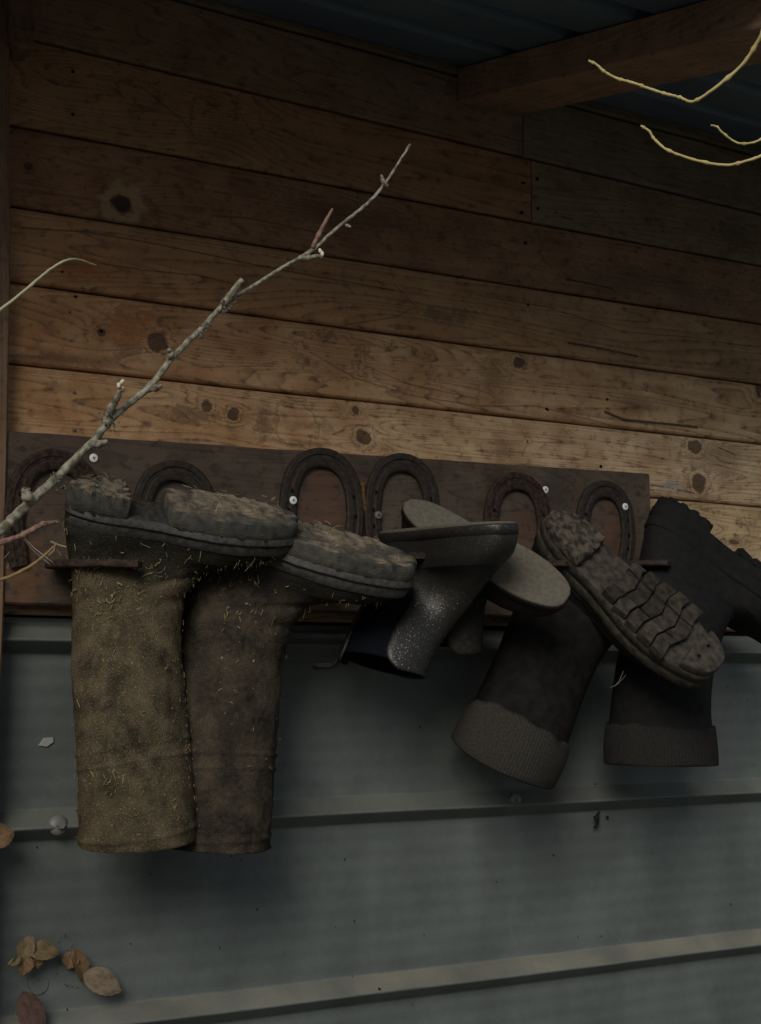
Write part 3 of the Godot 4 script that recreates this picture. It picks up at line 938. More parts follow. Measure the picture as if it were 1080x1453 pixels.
func _ready() -> void:
	rng.seed = 11
	soft.seed = 5
	soft.frequency = 0.1
	soft.fractal_octaves = 2
	srgb_lut.resize(4096)
	for i in 4096: srgb_lut[i] = int(round(Color(i / 4095.0, 0, 0).linear_to_srgb().r * 255.0))
	# ------------------------------------------------ camera, sky, sun, exposure
	var cam := Camera3D.new()
	cam.name = "camera"
	cam.fov = 37.02
	cam.near = 0.02
	cam.far = 200.0
	cam.transform = Transform3D(Basis(Vector3(0.84433, 0, 0.53583), Vector3(-0.06233, 0.99321, 0.09822), Vector3(-0.53219, -0.11632, 0.8386)).orthonormalized(), Vector3(0, 1.2, 1.75))
	add_child(cam)
	cam.current = true
	var we := WorldEnvironment.new()
	we.name = "environment"
	var env := Environment.new()
	env.background_mode = Environment.BG_SKY
	var sky := Sky.new()
	var sm := ProceduralSkyMaterial.new()
	sm.sky_top_color = Color(0.62, 0.68, 0.74)
	sm.sky_horizon_color = Color(0.6, 0.62, 0.63)
	sm.sky_curve = 0.2
	sm.ground_bottom_color = Color(0.12, 0.12, 0.1)
	sm.ground_horizon_color = Color(0.3, 0.3, 0.28)
	sm.sky_energy_multiplier = 0.75
	sm.ground_energy_multiplier = 0.6
	sky.sky_material = sm
	env.sky = sky
	env.tonemap_mode = Environment.TONE_MAPPER_LINEAR
	env.tonemap_exposure = 1.15
	env.sdfgi_enabled = true
	env.ssao_enabled = true
	env.ssil_enabled = true
	we.environment = env
	add_child(we)
	var sun := DirectionalLight3D.new()
	sun.name = "overcast_sun"
	sun.light_energy = 0.5
	sun.light_angular_distance = 26.0
	sun.light_color = Color(1.0, 0.97, 0.93)
	sun.shadow_enabled = true
	add_child(sun)
	sun.look_at_from_position(Vector3.ZERO, -Vector3(-0.95, 0.74, 1.0))

	# ------------------------------------------------ materials
	var dull := func(names: Array, v: float) -> void:
		for k in names: M[k].metallic_specular = v
	M.black = std(0.7, Color(0.006, 0.006, 0.006))
	M.straw = std(0.85, Color(0.27, 0.222, 0.138))
	M.straw.vertex_color_use_as_albedo = true
	var g1 := grey_tex(noise_bytes(40, 0.03, 512, 512, 5), 512, 512)
	var g2 := grey_tex(noise_bytes(41, 0.12, 512, 512, 4), 512, 512)
	var crumb := noise_bytes(43, 0.2, 512, 512, 3)
	for i in crumb.size(): crumb[i] = clampi(int(pow(crumb[i] / 255.0, 2.2) * 255.0), 0, 255)
	var g3 := grey_tex(crumb, 512, 512)
	var gc := grey_tex(noise_bytes(42, 0.09, 512, 512, 2, FastNoiseLite.TYPE_CELLULAR), 512, 512)
	M.mud = bump(std(0.95, Color.WHITE, mix_tex(50, 1024, Color(0.04, 0.033, 0.021), Color(0.125, 0.1, 0.062), 0.006, 0.23, Color(0.29, 0.24, 0.15), 1.05, 0.45, 0.11), 0.22), g3, 0.05)
	M.mud.vertex_color_use_as_albedo = true
	M.mud_dark = bump(std(0.85, Color.WHITE, mix_tex(53, 1024, Color(0.022, 0.019, 0.015), Color(0.075, 0.061, 0.042), 0.003, 0.18, Color(0.16, 0.132, 0.085), 1.1, 0.45, 0.11), 0.22), g3, 0.05)
	M.mud_dark.vertex_color_use_as_albedo = true
	M.mud_sole = mud_sole(g2)
	M.rubber_dusty = bump(std(0.6, Color.WHITE, mix_tex(59, 512, Color(0.012, 0.013, 0.014), Color(0.05, 0.049, 0.044), 0.02, 0.2, Color(0.15, 0.13, 0.08), 1.6, 0.35), 0.09), g2, 0.04)
	M.rubber_black = bump(std(0.75, Color.WHITE, mix_tex(62, 512, Color(0.011, 0.0113, 0.012), Color(0.018, 0.0182, 0.0184), 0.01, 0.0, Color.BLACK, 1.0, 0.3), 0.1), g2, 0.04)
	M.rubber_brown = bump(std(0.85, Color.WHITE, mix_tex(65, 512, Color(0.009, 0.0088, 0.0085), Color(0.017, 0.0156, 0.0142), 0.01, 0.1, Color(0.07, 0.06, 0.05), 1.8, 0.35), 0.12), g2, 0.06)
	M.tread = bump(std(0.9, Color.WHITE, mix_tex(68, 512, Color(0.022, 0.021, 0.019), Color(0.085, 0.075, 0.058), 0.012, 0.15, Color(0.17, 0.14, 0.105), 1.2, 0.3), 0.09), g2, 0.06)
	M.tread.vertex_color_use_as_albedo = true
	M.tread_mud = bump(std(0.95, Color.WHITE, mix_tex(71, 512, Color(0.03, 0.027, 0.023), Color(0.11, 0.095, 0.072), 0.014, 0.2, Color(0.3, 0.24, 0.2), 2.4, 0.3), 0.1), g2, 0.12)
	M.knit = bump(std(1.0, Color.WHITE, mix_tex(74, 256, Color(0.032, 0.03, 0.027), Color(0.054, 0.051, 0.045), 0.03, 0.0, Color.BLACK, 1.6, 0.5), 0.03), g2, 0.04)
	M.knit_dark = bump(std(1.0, Color.WHITE, mix_tex(77, 256, Color(0.018, 0.0175, 0.017), Color(0.032, 0.031, 0.029), 0.03, 0.0, Color.BLACK, 1.6, 0.5), 0.03), g2, 0.04)
	M.leather = bump(std(0.7, Color.WHITE, mix_tex(80, 512, Color(0.013, 0.012, 0.011), Color(0.026, 0.022, 0.019), 0.015, 0.0, Color.BLACK, 1.6, 0.4), 0.08), gc, 0.03)
	M.glitter = glitter_mat(0.1)
	M.glitter_dull = glitter_mat(0.02)
	M.flat_sole = bump(std(0.85, Color.WHITE, mix_tex(86, 512, Color(0.1, 0.092, 0.073), Color(0.135, 0.124, 0.098), 0.02, 0.06, Color(0.09, 0.08, 0.06), 1.5, 0.2), 0.08), g2, 0.02)
	M.elastic = std(0.95, Color(0.0045, 0.006, 0.009))
	M.rust = bump(std(0.85, Color.WHITE, mix_tex(89, 512, Color(0.026, 0.019, 0.016), Color(0.07, 0.047, 0.037), 0.015, 0.1, Color(0.14, 0.08, 0.045), 2.0, 0.4), 0.07), g2, 0.09)
	M.iron = bump(std(0.6, Color.WHITE, mix_tex(92, 512, Color(0.02, 0.0145, 0.0115), Color(0.05, 0.036, 0.026), 0.015, 0.14, Color(0.14, 0.1, 0.06), 2.0, 0.4), 0.07), g2, 0.08)
	M.iron.metallic = 0.2
	M.zinc = std(0.4, Color(0.9, 0.92, 0.9))
	M.zinc_dull = std(0.5, Color(0.16, 0.16, 0.16))
	M.steel = bump(std(0.6, Color.WHITE, mix_tex(95, 1024, Color(0.195, 0.207, 0.158), Color(0.262, 0.275, 0.208), 0.004, 0.03, Color(0.17, 0.16, 0.12), 1.8, 0.12), 0.7, true), g1, 0.02)
	M.steel.metallic = 0.15
	M.roof = bump(std(0.6, Color.WHITE, mix_tex(98, 512, Color(0.08, 0.125, 0.19), Color(0.115, 0.165, 0.235), 0.006, 0.0, Color.BLACK, 1.6, 0.12), 0.7, true), g1, 0.02)
	M.ground = bump(std(1.0, Color.WHITE, mix_tex(101, 512, Color(0.09, 0.085, 0.065), Color(0.19, 0.175, 0.14), 0.01, 0.15, Color(0.22, 0.2, 0.15), 2.0, 0.4), 1.7, true), g2, 0.5)
	M.bark = bump(std(0.85, Color.WHITE, mix_tex(104, 512, Color(0.1, 0.095, 0.062), Color(0.32, 0.3, 0.235), 0.012, 0.08, Color(0.4, 0.39, 0.33), 2.4, 0.45), 0.06), g2, 0.015)
	M.bark_red = bump(std(0.8, Color.WHITE, mix_tex(107, 256, Color(0.16, 0.085, 0.06), Color(0.3, 0.2, 0.16), 0.03, 0.1, Color(0.4, 0.36, 0.3), 2.0, 0.3), 0.04), g2, 0.03)
	M.whip = std(0.6, Color(0.5, 0.41, 0.17))
	M.whip_green = std(0.65, Color(0.42, 0.4, 0.27))
	M.whip_brown = std(0.7, Color(0.26, 0.17, 0.07))
	M.bud = std(0.7, Color(0.62, 0.58, 0.45))
	M.bud_brown = std(0.85, Color(0.16, 0.1, 0.06))
	M.lichen = std(1.0, Color(0.1, 0.095, 0.08))
	M.web = std(0.7, Color(0.4, 0.38, 0.33))
	M.dirt = std(1.0, Color(0.02, 0.018, 0.015))

	dull.call(["rubber_black", "rubber_brown", "knit", "knit_dark", "elastic", "black", "mud", "mud_dark", "mud_sole", "dirt", "ground"], 0.2)
	dull.call(["leather", "tread", "tread_mud", "flat_sole", "rust"], 0.3)
	build_shed()
	build_hooks()
	build_boots()
	build_plants()
	build_small()

func build_shed() -> void:
	var b := Build.new()
	b.g = 0
	b.quad(Vector3(-60, 0, 60), Vector3(60, 0, 60), Vector3(60, 0, -60), Vector3(-60, 0, -60))
	structure(b, M.ground, "ground", false)

	# ---- timber wall: each board a part, its joints open and bevelled
	var wall := thing("timber_wall", "wall of brown knotty pine boards above the grey steel sheets", "wall", Vector3(0.5, 1.29, 0))
	b = Build.new()
	b.box(Vector3(-0.6, 1.2, -0.05), Vector3(3.6, 2.3, -0.022), 0.002)
	part(b, std(0.9, Color(0.03, 0.022, 0.016)), "wall_backing", wall)
	# lines between the boards: height at x = 0.45 and at x = 1.95, from the roof down
	var line := [[2.2, 2.19], [2.098, 2.09], [1.9972, 1.9909], [1.8808, 1.9035], [1.7795, 1.8043], [1.6866, 1.7011], [1.5876, 1.6023], [1.4944, 1.4974], [1.395, 1.4], [1.288, 1.294]]
	var ln := func(i: int, x: float) -> float: return lerpf(line[i][0], line[i][1], (x - 0.45) / 1.5)
	var warm := Color(0.42, 0.215, 0.1)
	var grey := Color(0.2, 0.145, 0.092)
	var pale := Color(0.32, 0.23, 0.14)
	var late := Color(0.11, 0.055, 0.027)
	var spec := [
		[0, -0.6, 3.6, {"sd": 200, "base": Color(0.179, 0.137, 0.090), "tint": Color(0.138, 0.124, 0.095)}],
		[1, -0.6, 1.362, {"sd": 204, "base": Color(0.256, 0.165, 0.100), "tint": Color(0.207, 0.162, 0.110), "rings": 5.0}],
		[1, 1.364, 3.6, {"sd": 209, "base": Color(0.230, 0.177, 0.120), "tint": Color(0.190, 0.162, 0.125)}],
		[2, -0.6, 1.3765, {"sd": 214, "cath": [0.66, 0.3, 0.16], "base": Color(0.37, 0.205, 0.105), "tint": Color(0.322, 0.178, 0.100), "rings": 4.0, "sway": 4.0, "knots": [[0.7431, 0.0362, 0.03, 0.016, 2], [0.8377, 0.0536, 0.022, 0.03, 2], [0.8995, 0.0309, 0.02, 0.028, 2]], "lines": [[0.0006, 0.6, 0.7478, 0.0258, 0.8025, 0.0563, 0.8157, 0.0678], [0.0008, 0.65, 0.8731, 0.0075, 0.8943, 0.0369, 0.9158, 0.0665]], "stains": [[0.8791, 0.0739, 0.06, 0.02, 0.35, late]]}],
		[2, 1.3785, 3.6, {"sd": 219, "base": Color(0.294, 0.217, 0.120), "tint": Color(0.230, 0.189, 0.125), "stains": [[1.7956, 0.044, 0.05, 0.03, 0.5, Color(0.04, 0.035, 0.025)]], "lines": [[0.0009, 0.8, 1.4366, 0.0803, 1.4558, 0.0814]]}],
		[3, -0.6, 3.6, {"sd": 224, "base": Color(0.294, 0.142, 0.075), "tint": Color(0.241, 0.151, 0.090), "rings": 6.0, "weather": 0.5, "knots": [[0.7251, 0.0749, 0.0135, 0.0125, 1], [0.6024, 0.0476, 0.006, 0.006, 0], [1.3614, 0.0806, 0.034, 0.0145, 2]], "lines": [[0.0006, 0.7, 0.8497, 0.071, 0.9012, 0.0659, 0.9757, 0.0681, 1.042, 0.069], [0.0012, 0.85, 1.4417, 0.0753, 1.4789, 0.0759, 1.535, 0.0785]], "stains": [[1.0307, 0.0379, 0.12, 0.025, 0.4, Color(0.05, 0.03, 0.022)], [1.6226, 0.0592, 0.16, 0.02, 0.35, Color(0.06, 0.045, 0.035)]]}],
		[4, -0.6, 3.6, {"sd": 229, "cath": [1.15, 0.9, 0.35], "base": warm, "tint": Color(0.345, 0.221, 0.120), "rings": 4.0, "knots": [[1.3622, 0.1134, 0.0, 0.0, 2]], "lines": [[0.0006, 0.7, 0.5958, 0.0244, 0.6766, 0.0177, 0.7711, 0.0194, 0.8811, 0.0254, 1.0089, 0.0313, 1.1339, 0.035], [0.0006, 0.6, 0.6774, 0.0552, 0.7525, 0.0559, 0.8308, 0.0528, 0.8815, 0.0574], [0.0005, 0.55, 1.2798, 0.0249, 1.4098, 0.0271, 1.5476, 0.0472, 1.6953, 0.0399, 1.8449, 0.0402], [0.0018, 0.8, 1.444, 0.0771, 1.5046, 0.0783, 1.5827, 0.0823], [0.0006, 0.55, 1.1339, 0.0279, 1.1693, 0.0539, 1.1338, 0.0732, 1.0537, 0.0924]], "stains": [[0.6794, 0.0621, 0.035, 0.02, 0.6, Color(0.3, 0.09, 0.025)], [1.2054, 0.0598, 0.03, 0.012, 0.5, Color(0.05, 0.035, 0.022)], [1.2483, 0.0568, 0.02, 0.012, 0.45, Color(0.05, 0.035, 0.022)]]}],
		[5, -0.6, 3.6, {"sd": 234, "cath": [0.86, 0.35, 0.3], "base": Color(0.448, 0.228, 0.100), "tint": Color(0.494, 0.346, 0.200), "rings": 3.0, "sway": 6.0, "knots": [[0.7754, 0.0489, 0.0155, 0.0135, 0], [0.7007, 0.0468, 0.006, 0.006, 0], [1.3504, 0.0154, 0.011, 0.009, 0], [1.0315, 0.0418, 0.05, 0.03, 2], [1.1338, 0.0456, 0.06, 0.03, 2], [1.844, 0.0002, 0.008, 0.02, 0]], "lines": [[0.0005, 0.6, 0.9876, 0.0129, 0.9986, 0.0406, 1.0651, 0.0675, 1.1571, 0.0831, 1.2783, 0.087, 1.3809, 0.0777, 1.516, 0.0925], [0.0005, 0.5, 1.065, 0.0234, 1.0763, 0.0467, 1.1571, 0.0682, 1.2784, 0.0767], [0.0024, 0.9, 1.5136, 0.0742, 1.5515, 0.0829, 1.5945, 0.0825, 1.7059, 0.0809]], "stains": [[0.7396, 0.0287, 0.035, 0.03, 0.7, Color(0.3, 0.1, 0.03)], [0.7355, 0.0607, 0.02, 0.02, 0.5, Color(0.07, 0.04, 0.025)], [0.6355, 0.0894, 0.06, 0.01, 0.5, Color(0.06, 0.035, 0.025)], [1.304, 0.0381, 0.03, 0.025, 0.45, Color(0.1, 0.06, 0.03)], [1.5736, 0.0545, 0.04, 0.02, 0.4, Color(0.13, 0.085, 0.05)]]}],
		[6, -0.6, 3.6, {"sd": 239, "base": Color(0.499, 0.268, 0.120), "tint": Color(0.575, 0.432, 0.270), "rings": 4.0, "knots": [[0.8463, 0.0275, 0.009, 0.008, 0], [0.8837, 0.0343, 0.009, 0.009, 0], [1.081, 0.049, 0.0125, 0.0115, 0], [1.0697, 0.013, 0.006, 0.006, 0], [1.6988, 0.0154, 0.016, 0.012, 0], [1.7045, 0.0723, 0.016, 0.017, 0], [0.9777, 0.0393, 0.03, 0.03, 2], [1.3644, 0.0326, 0.002, 0.002, 0]], "lines": [[0.0007, 0.7, 1.3543, 0.0178, 1.3644, 0.0357, 1.3538, 0.0542], [0.0009, 0.8, 1.751, 0.0137, 1.7866, 0.0224, 1.7812, 0.04], [0.0012, 0.75, 1.6063, 0.0829, 1.6428, 0.0851, 1.6948, 0.0908]], "stains": [[0.9302, 0.0433, 0.014, 0.025, 0.6, Color(0.09, 0.045, 0.025)], [0.8237, 0.0387, 0.04, 0.012, 0.55, Color(0.08, 0.045, 0.025)], [1.6503, 0.0824, 0.03, 0.012, 0.75, Color(0.3, 0.29, 0.27)], [1.3155, 0.0416, 0.015, 0.025, 0.4, Color(0.15, 0.08, 0.04)], [1.7504, 0.0308, 0.06, 0.03, 0.35, Color(0.14, 0.09, 0.05)]]}],
		[7, -0.6, 3.6, {"sd": 244, "cath": [1.78, 0.5, 0.2], "base": Color(0.512, 0.342, 0.180), "tint": Color(0.529, 0.389, 0.220), "rings": 3.0, "knots": [[1.7159, 0.0369, 0.09, 0.026, 2], [1.7766, 0.0595, 0.012, 0.004, 0]]}],
		[8, -0.6, 3.6, {"sd": 249, "base": pale, "tint": Color(0.391, 0.270, 0.160), "rings": 5.0}],
	]
	for s in spec:
		var i: int = s[0]
		var o: Dictionary = s[3]
		var t := timber(o.sd, o.base, late, 0.1, o)
		var mt := wood_mat(t)
		var bd := Build.new()
		bd.g = 0
		var n := 34
		var pts := PackedVector3Array()
		var uvs := PackedVector2Array()
		var prof := [[0.0, -0.02], [0.0, -0.0045], [0.0012, -0.0018], [0.0034, 0.0], [0.5, 0.0008], [-0.0034, 0.0], [-0.0012, -0.0018], [0.0, -0.0045], [0.0, -0.02]]
		var xs := []
		for st in [[-0.6, 0.45, 5], [0.45, 1.95, 26], [1.95, 3.6, 6]]:
			var xa := maxf(st[0], s[1])
			var xb := minf(st[1], s[2])
			if xb - xa > 0.001:
				for k in int(st[2]) : xs.append(lerpf(xa, xb, float(k) / st[2]))
		xs.append(s[2])
		n = xs.size() - 1
		for k in n + 1:
			var x: float = xs[k]
			# the grain is mirrored beyond both ends of its texture
			var ux := absf((x - 0.45) / 1.5)
			if ux > 1.0: ux = 2.0 - ux
			var yt: float = ln.call(i, x) - 0.0011 + 0.0007 * soft.get_noise_2d(x * 60.0, i * 50.0)
			var yb: float = ln.call(i + 1, x) + 0.0011 + 0.0007 * soft.get_noise_2d(x * 60.0, i * 50.0 + 25.0)
			var proud := 0.0012 * soft.get_noise_2d(i * 40.0, x * 8.0)
			for j in prof.size():
				var f: float = prof[j][0]
				var y := yt - f if j < 4 else (yt + yb) / 2.0 if j == 4 else yb - f
				pts.append(Vector3(x, y, prof[j][1] + (proud if prof[j][1] > -0.01 else 0.0)))
				uvs.append(Vector2(ux, (yt - y) / 0.1))
		var f := bd.grid(pts, prof.size(), true, uvs)
		bd.fan(f, prof.size(), pts[4]); bd.fan(f + n * prof.size(), prof.size(), pts[n * prof.size() + 4], true)
		part(bd, mt, "board", wall)
	# nail heads and holes
	for q in [[0.659, 1.6615, 0.0028, 1], [0.6667, 1.6811, 0.0024, 0], [0.6617, 1.6258, 0.0024, 1], [0.6578, 1.7091, 0.0026, 1], [0.6755, 1.6939, 0.0024, 1], [0.6487, 1.7095, 0.002, 0], [0.6574, 1.9111, 0.0028, 0], [0.656, 1.9664, 0.003, 0], [0.6678, 1.5616, 0.0026, 1], [0.6689, 1.5156, 0.003, 1], [1.3887, 1.9634, 0.0038, 0], [1.3894, 1.9177, 0.003, 0], [1.3619, 1.952, 0.003, 0], [1.3587, 1.906, 0.0034, 0], [1.3634, 1.6782, 0.0022, 1], [1.3612, 1.6149, 0.0026, 1], [1.4006, 1.6146, 0.0026, 0], [1.5182, 1.6405, 0.0026, 0], [1.4032, 1.6128, 0.002, 0], [1.5034, 1.5364, 0.0034, 0], [1.3646, 1.8606, 0.0034, 0], [1.3686, 1.767, 0.0025, 0], [0.7007, 1.6422, 0.003, 0], [1.3678, 1.7105, 0.002, 1]]:
		b = Build.new()
		b.tube(PackedVector3Array([Vector3(q[0], q[1], 0.0), Vector3(q[0], q[1], 0.0022)]), PackedFloat32Array([q[2] * 0.75, q[2] * 0.65]), 10)
		part(b, M.zinc_dull if q[3] == 1 else M.black, "nail_head", wall)

	# ---- the dark plank that carries the hooks
	var plank := thing("hook_plank", "dark brown plank fixed across the pine boards, carrying six horseshoes", "plank", Vector3(1.0, 1.4, 0.0))
	var pt := timber(260, Color(0.085, 0.06, 0.042), Color(0.04, 0.026, 0.018), 0.2, {"tint": Color(0.095, 0.075, 0.055), "h": 200, "rings": 9.0, "sway": 5.0, "weather": 0.5, "knots": [[1.5548, 0.0277, 0.005, 0.004, 0], [1.4272, 0.0407, 0.004, 0.006, 0], [0.5964, 0.0195, 0.006, 0.004, 0]], "stains": [[1.3983, 0.0316, 0.03, 0.05, 0.5, Color(0.03, 0.022, 0.018)], [1.2838, 0.0167, 0.02, 0.02, 0.5, Color(0.03, 0.022, 0.018)], [1.0015, 0.0589, 0.045, 0.06, 0.5, Color(0.12, 0.05, 0.028)], [1.3394, 0.0902, 0.035, 0.04, 0.5, Color(0.12, 0.055, 0.03)], [1.4979, 0.0799, 0.03, 0.04, 0.5, Color(0.12, 0.05, 0.03)], [0.5986, 0.159, 0.03, 0.07, 0.6, Color(0.16, 0.075, 0.035)]]})
	b = Build.new()
	b.g = 0
	var tl := Vector2(0.5764, 1.5026)
	var bl := Vector2(0.5798, 1.3)
	var tr := Vector2(1.5788, 1.5285)
	var br := Vector2(tr.x + 0.002, 1.3057)
	var pp := PackedVector3Array()
	var puv := PackedVector2Array()
	for k in 41:
		var t := k / 40.0
		var top := tl.lerp(tr, t) + Vector2(0, 0.0008 * soft.get_noise_1d(k * 30.0))
		var bot := bl.lerp(br, t) + Vector2(0, 0.0008 * soft.get_noise_1d(k * 30.0 + 700))
		var bow := 0.0006 * soft.get_noise_1d(k * 9.0)
		for q in [[0.0, 0.0012], [0.0, 0.0225], [0.012, 0.025], [0.5, 0.0253], [0.988, 0.025], [1.0, 0.0225], [1.0, 0.0012]]:
			var m := top.lerp(bot, q[0])
			pp.append(Vector3(m.x, m.y, q[1] + bow))
			puv.append(Vector2((m.x - 0.45) / 1.5, q[0]))
	var pf := b.grid(pp, 7, true, puv)
	b.fan(pf, 7, pp[3] - Vector3(0, 0, 0.012)); b.fan(pf + 40 * 7, 7, pp[40 * 7 + 3] - Vector3(0, 0, 0.012), true)
	part(b, wood_mat(pt), "plank_board", plank)
	for q in [[0.6848, 1.4789, 0, 0.0256], [0.9553, 1.4448, 0, 0.034], [1.3766, 1.4892, 0, 0.0256], [1.5209, 1.4731, 0, 0.034], [1.0857, 1.4336, 1, 0.034]]:
		b = Build.new()
		var at = Vector3(q[0], q[1], q[3])
		b.tube(PackedVector3Array([at, at + Vector3(0, 0, 0.0012), at + Vector3(0, 0, 0.0017)]), PackedFloat32Array([0.0055, 0.0053, 0.0042]), 16)
		var scr := part(b, M.zinc if q[2] == 0 else M.zinc_dull, "screw", plank)
		b = Build.new()
		var a := rng.randf() * 0.6
		for r in [a, a + PI / 2]:
			var d := Vector3(cos(r), sin(r), 0)
			b.tube(PackedVector3Array([at + d * 0.0021 + Vector3(0, 0, 0.0014), at - d * 0.0021 + Vector3(0, 0, 0.0014)]), PackedFloat32Array([0.0006, 0.0006]), 6)
		part(b, M.black, "cross_slot", scr)

	# ---- left corner post and the block above it
	var wt := timber(270, Color(0.2, 0.125, 0.075), Color(0.09, 0.05, 0.03), 0.1, {"rings": 4.0})
	b = Build.new()
	b.g = 0
	var ed := [Vector2(0.5618, 2.0781), Vector2(0.5697, 1.8507), Vector2(0.5752, 1.688), Vector2(0.577, 1.5111), Vector2(0.5787, 1.2811), Vector2(0.5768, 1.1765), Vector2(0.5757, 0.8312), Vector2(0.5757, 0.5716)]
	pp = PackedVector3Array()
	puv = PackedVector2Array()
	for e in ed:
		for q in [[0.0, -0.008], [0.0, 0.0275], [0.0025, 0.03], [0.087, 0.03], [0.09, 0.0275], [0.09, -0.008]]:
			pp.append(Vector3(e.x - q[0], e.y, q[1]))
			puv.append(Vector2(e.y * 0.7, q[0] / 0.1 + 0.05))
	pf = b.grid(pp, 6, true, puv)
	b.fan(pf, 6, pp[2]); b.fan(pf + (ed.size() - 1) * 6, 6, pp[(ed.size() - 1) * 6 + 2], true)
	single(b, wood_mat(wt), "corner_post", "upright timber post at the left end of the board wall", "post")
	b = Build.new()
	b.g = 0
	var pl := PackedVector3Array()
	for q in [Vector2(0.5874, 2.0854), Vector2(0.5907, 1.964), Vector2(0.5726, 1.9615), Vector2(0.5612, 1.9684), Vector2(0.552, 2.0758)]: pl.append(Vector3(q.x, q.y, 0.003))
	b.prism(pl, Vector3(0, 0, 0.045), 0.003)
	for i in b.p.size(): b.uv[i] = Vector2(b.p[i].y * 3.0, b.p[i].x * 3.0)
	single(b, wood_mat(timber(275, Color(0.17, 0.1, 0.06), Color(0.06, 0.035, 0.02), 0.1, {"w": 512, "rings": 5.0, "weather": 0.6})), "timber_block", "short rough timber block under the roof, top of the corner post", "timber block")

	# ---- steel cladding below: pressed ribs and fine swages
	var steel := thing("steel_cladding", "grey ribbed steel sheeting under the timber boards", "wall", Vector3(1.2, 0.8, 0))
	b = Build.new()
	var prof2 := []
	var ribs := [1.279, 1.0602, 0.8269, 0.59, 0.35]
	var y := 1.287
	while y > 0.1:
		var z := -0.012
		for r in ribs:
			var d: float = r - y   # below the top of the rib
			if d >= -0.004 and d <= 0.046: z = maxf(z, -0.012 + 0.023 * clampf((d + 0.002) / 0.02, 0.0, 1.0) * clampf((0.0355 - d) / 0.016, 0.0, 1.0))
		prof2.append([y, z + 0.0003 * sin(y * TAU / 0.024)])
		var near := false
		for r in ribs:
			if r - y > -0.01 and r - y < 0.05: near = true
		y -= 0.0015 if near else 0.003
	var nx := 160
	var sp := PackedVector3Array()
	for q in prof2:
		for k in nx + 1:
			var x := lerpf(-0.6, 3.6, float(k) / nx)
			sp.append(Vector3(x, q[0] + 0.0015 * soft.get_noise_1d(x * 15.0), q[1] + 0.0005 * soft.get_noise_2d(x * 22.0, q[0] * 40.0)))
	var dust := PackedColorArray()
	for i in sp.size():
		# dust that has settled on the ledges of the ribs
		var r := i / (nx + 1)
		var up := 0.0
		if r > 0 and r < prof2.size() - 1 and prof2[r + 1][1] - prof2[r - 1][1] > 0.0015: up = 1.0
		var most := Color(0.93, 0.85, 0.9) if sp[i].y < 0.95 else Color(0.66, 0.66, 0.78)
		var streak := 1.0 + 0.14 * soft.get_noise_2d(sp[i].x * 160.0, sp[i].y * 9.0) + 0.06 * soft.get_noise_2d(sp[i].x * 500.0, sp[i].y * 20.0 + 90.0)
		var pan := Color(0.5, 0.55, 0.7) * streak
		dust.append(pan.lerp(most, up * clampf(0.7 + 0.7 * soft.get_noise_3dv(sp[i] * 140.0), 0, 1)))
	b.grid(sp, nx + 1, false, null, dust)
	M.steel.vertex_color_use_as_albedo = true
	part(b, M.steel, "cladding_sheet", steel, false)
	for q in [[0.6592, 1.0429, 1.0], [1.3334, 1.0469, 0.75]]:
		b = Build.new()
		var at := Vector3(q[0], q[1], -0.014 if q[2] == 0.55 else 0.0005)
		var s: float = q[2]
		var dr := Vector3(0, 0.12, 1).normalized()
		b.tube(PackedVector3Array([at, at + dr * 0.006, at + dr * 0.0085 * s, at + dr * 0.0105 * s]), PackedFloat32Array([0.0125 * s, 0.012 * s, 0.0095 * s, 0.0055 * s]), 20)
		var bolt := part(b, M.zinc_dull if s != 0.55 else M.steel, "roofing_screw", steel)
		b = Build.new()
		b.g = 0
		b.tube(PackedVector3Array([at + dr * 0.0105 * s, at + dr * 0.016 * s]), PackedFloat32Array([0.0052 * s, 0.005 * s]), 6)
		part(b, M.zinc_dull, "hex_head", bolt)
	b = Build.new()
	for k in 60:
		var q := Vector3(rng.randf_range(0.57, 1.85), rng.randf_range(0.66, 1.25), -0.0102)
		var s := rng.randf_range(0.0004, 0.0013)
		b.ball(q, Vector3(s * rng.randf_range(0.6, 1.2), s * rng.randf_range(0.8, 2.2), s * 0.5), Vector3(rng.randfn() * 0.4, 1, 0), 6, 4)
	b.ball(Vector3(1.1046, 0.8088, 0.006), Vector3(0.005, 0.0035, 0.003), Vector3.RIGHT, 8, 6)
	part(b, M.dirt, "dirt_specks", steel).set_meta("kind", "stuff")

	# ---- lean-to roof: ribbed sheets on rafters, sloping down outwards
	var slope := -0.19
	var up := Vector3(0, 1, 0.19).normalized()
	var roof := thing("lean_to_roof", "dark ribbed metal lean-to roof over the board wall", "roof", Vector3(1.2, 2.1, 0))
	b = Build.new()
	sp = PackedVector3Array()
	var zz := -0.25
	while zz < 0.66:
		var fz := fposmod(zz + 0.03, 0.135)
		var hgt := 0.0
		if fz < 0.04: hgt = 0.022 * smoothstep(0.0, 0.011, fz) * (1.0 - smoothstep(0.029, 0.04, fz))
		for k in 21:
			var x := lerpf(-1.2, 4.2, k / 20.0)
			sp.append(Vector3(x, 2.105 + slope * zz + hgt + 0.0015 * soft.get_noise_2d(x * 20.0, zz * 40.0), zz))
		zz += 0.0045
	b.grid(sp, 21, false)
	part(b, M.roof, "roof_sheet", roof, false)
	var rt := timber(280, Color(0.3, 0.19, 0.13), Color(0.14, 0.085, 0.055), 0.1, {"rings": 5.0})
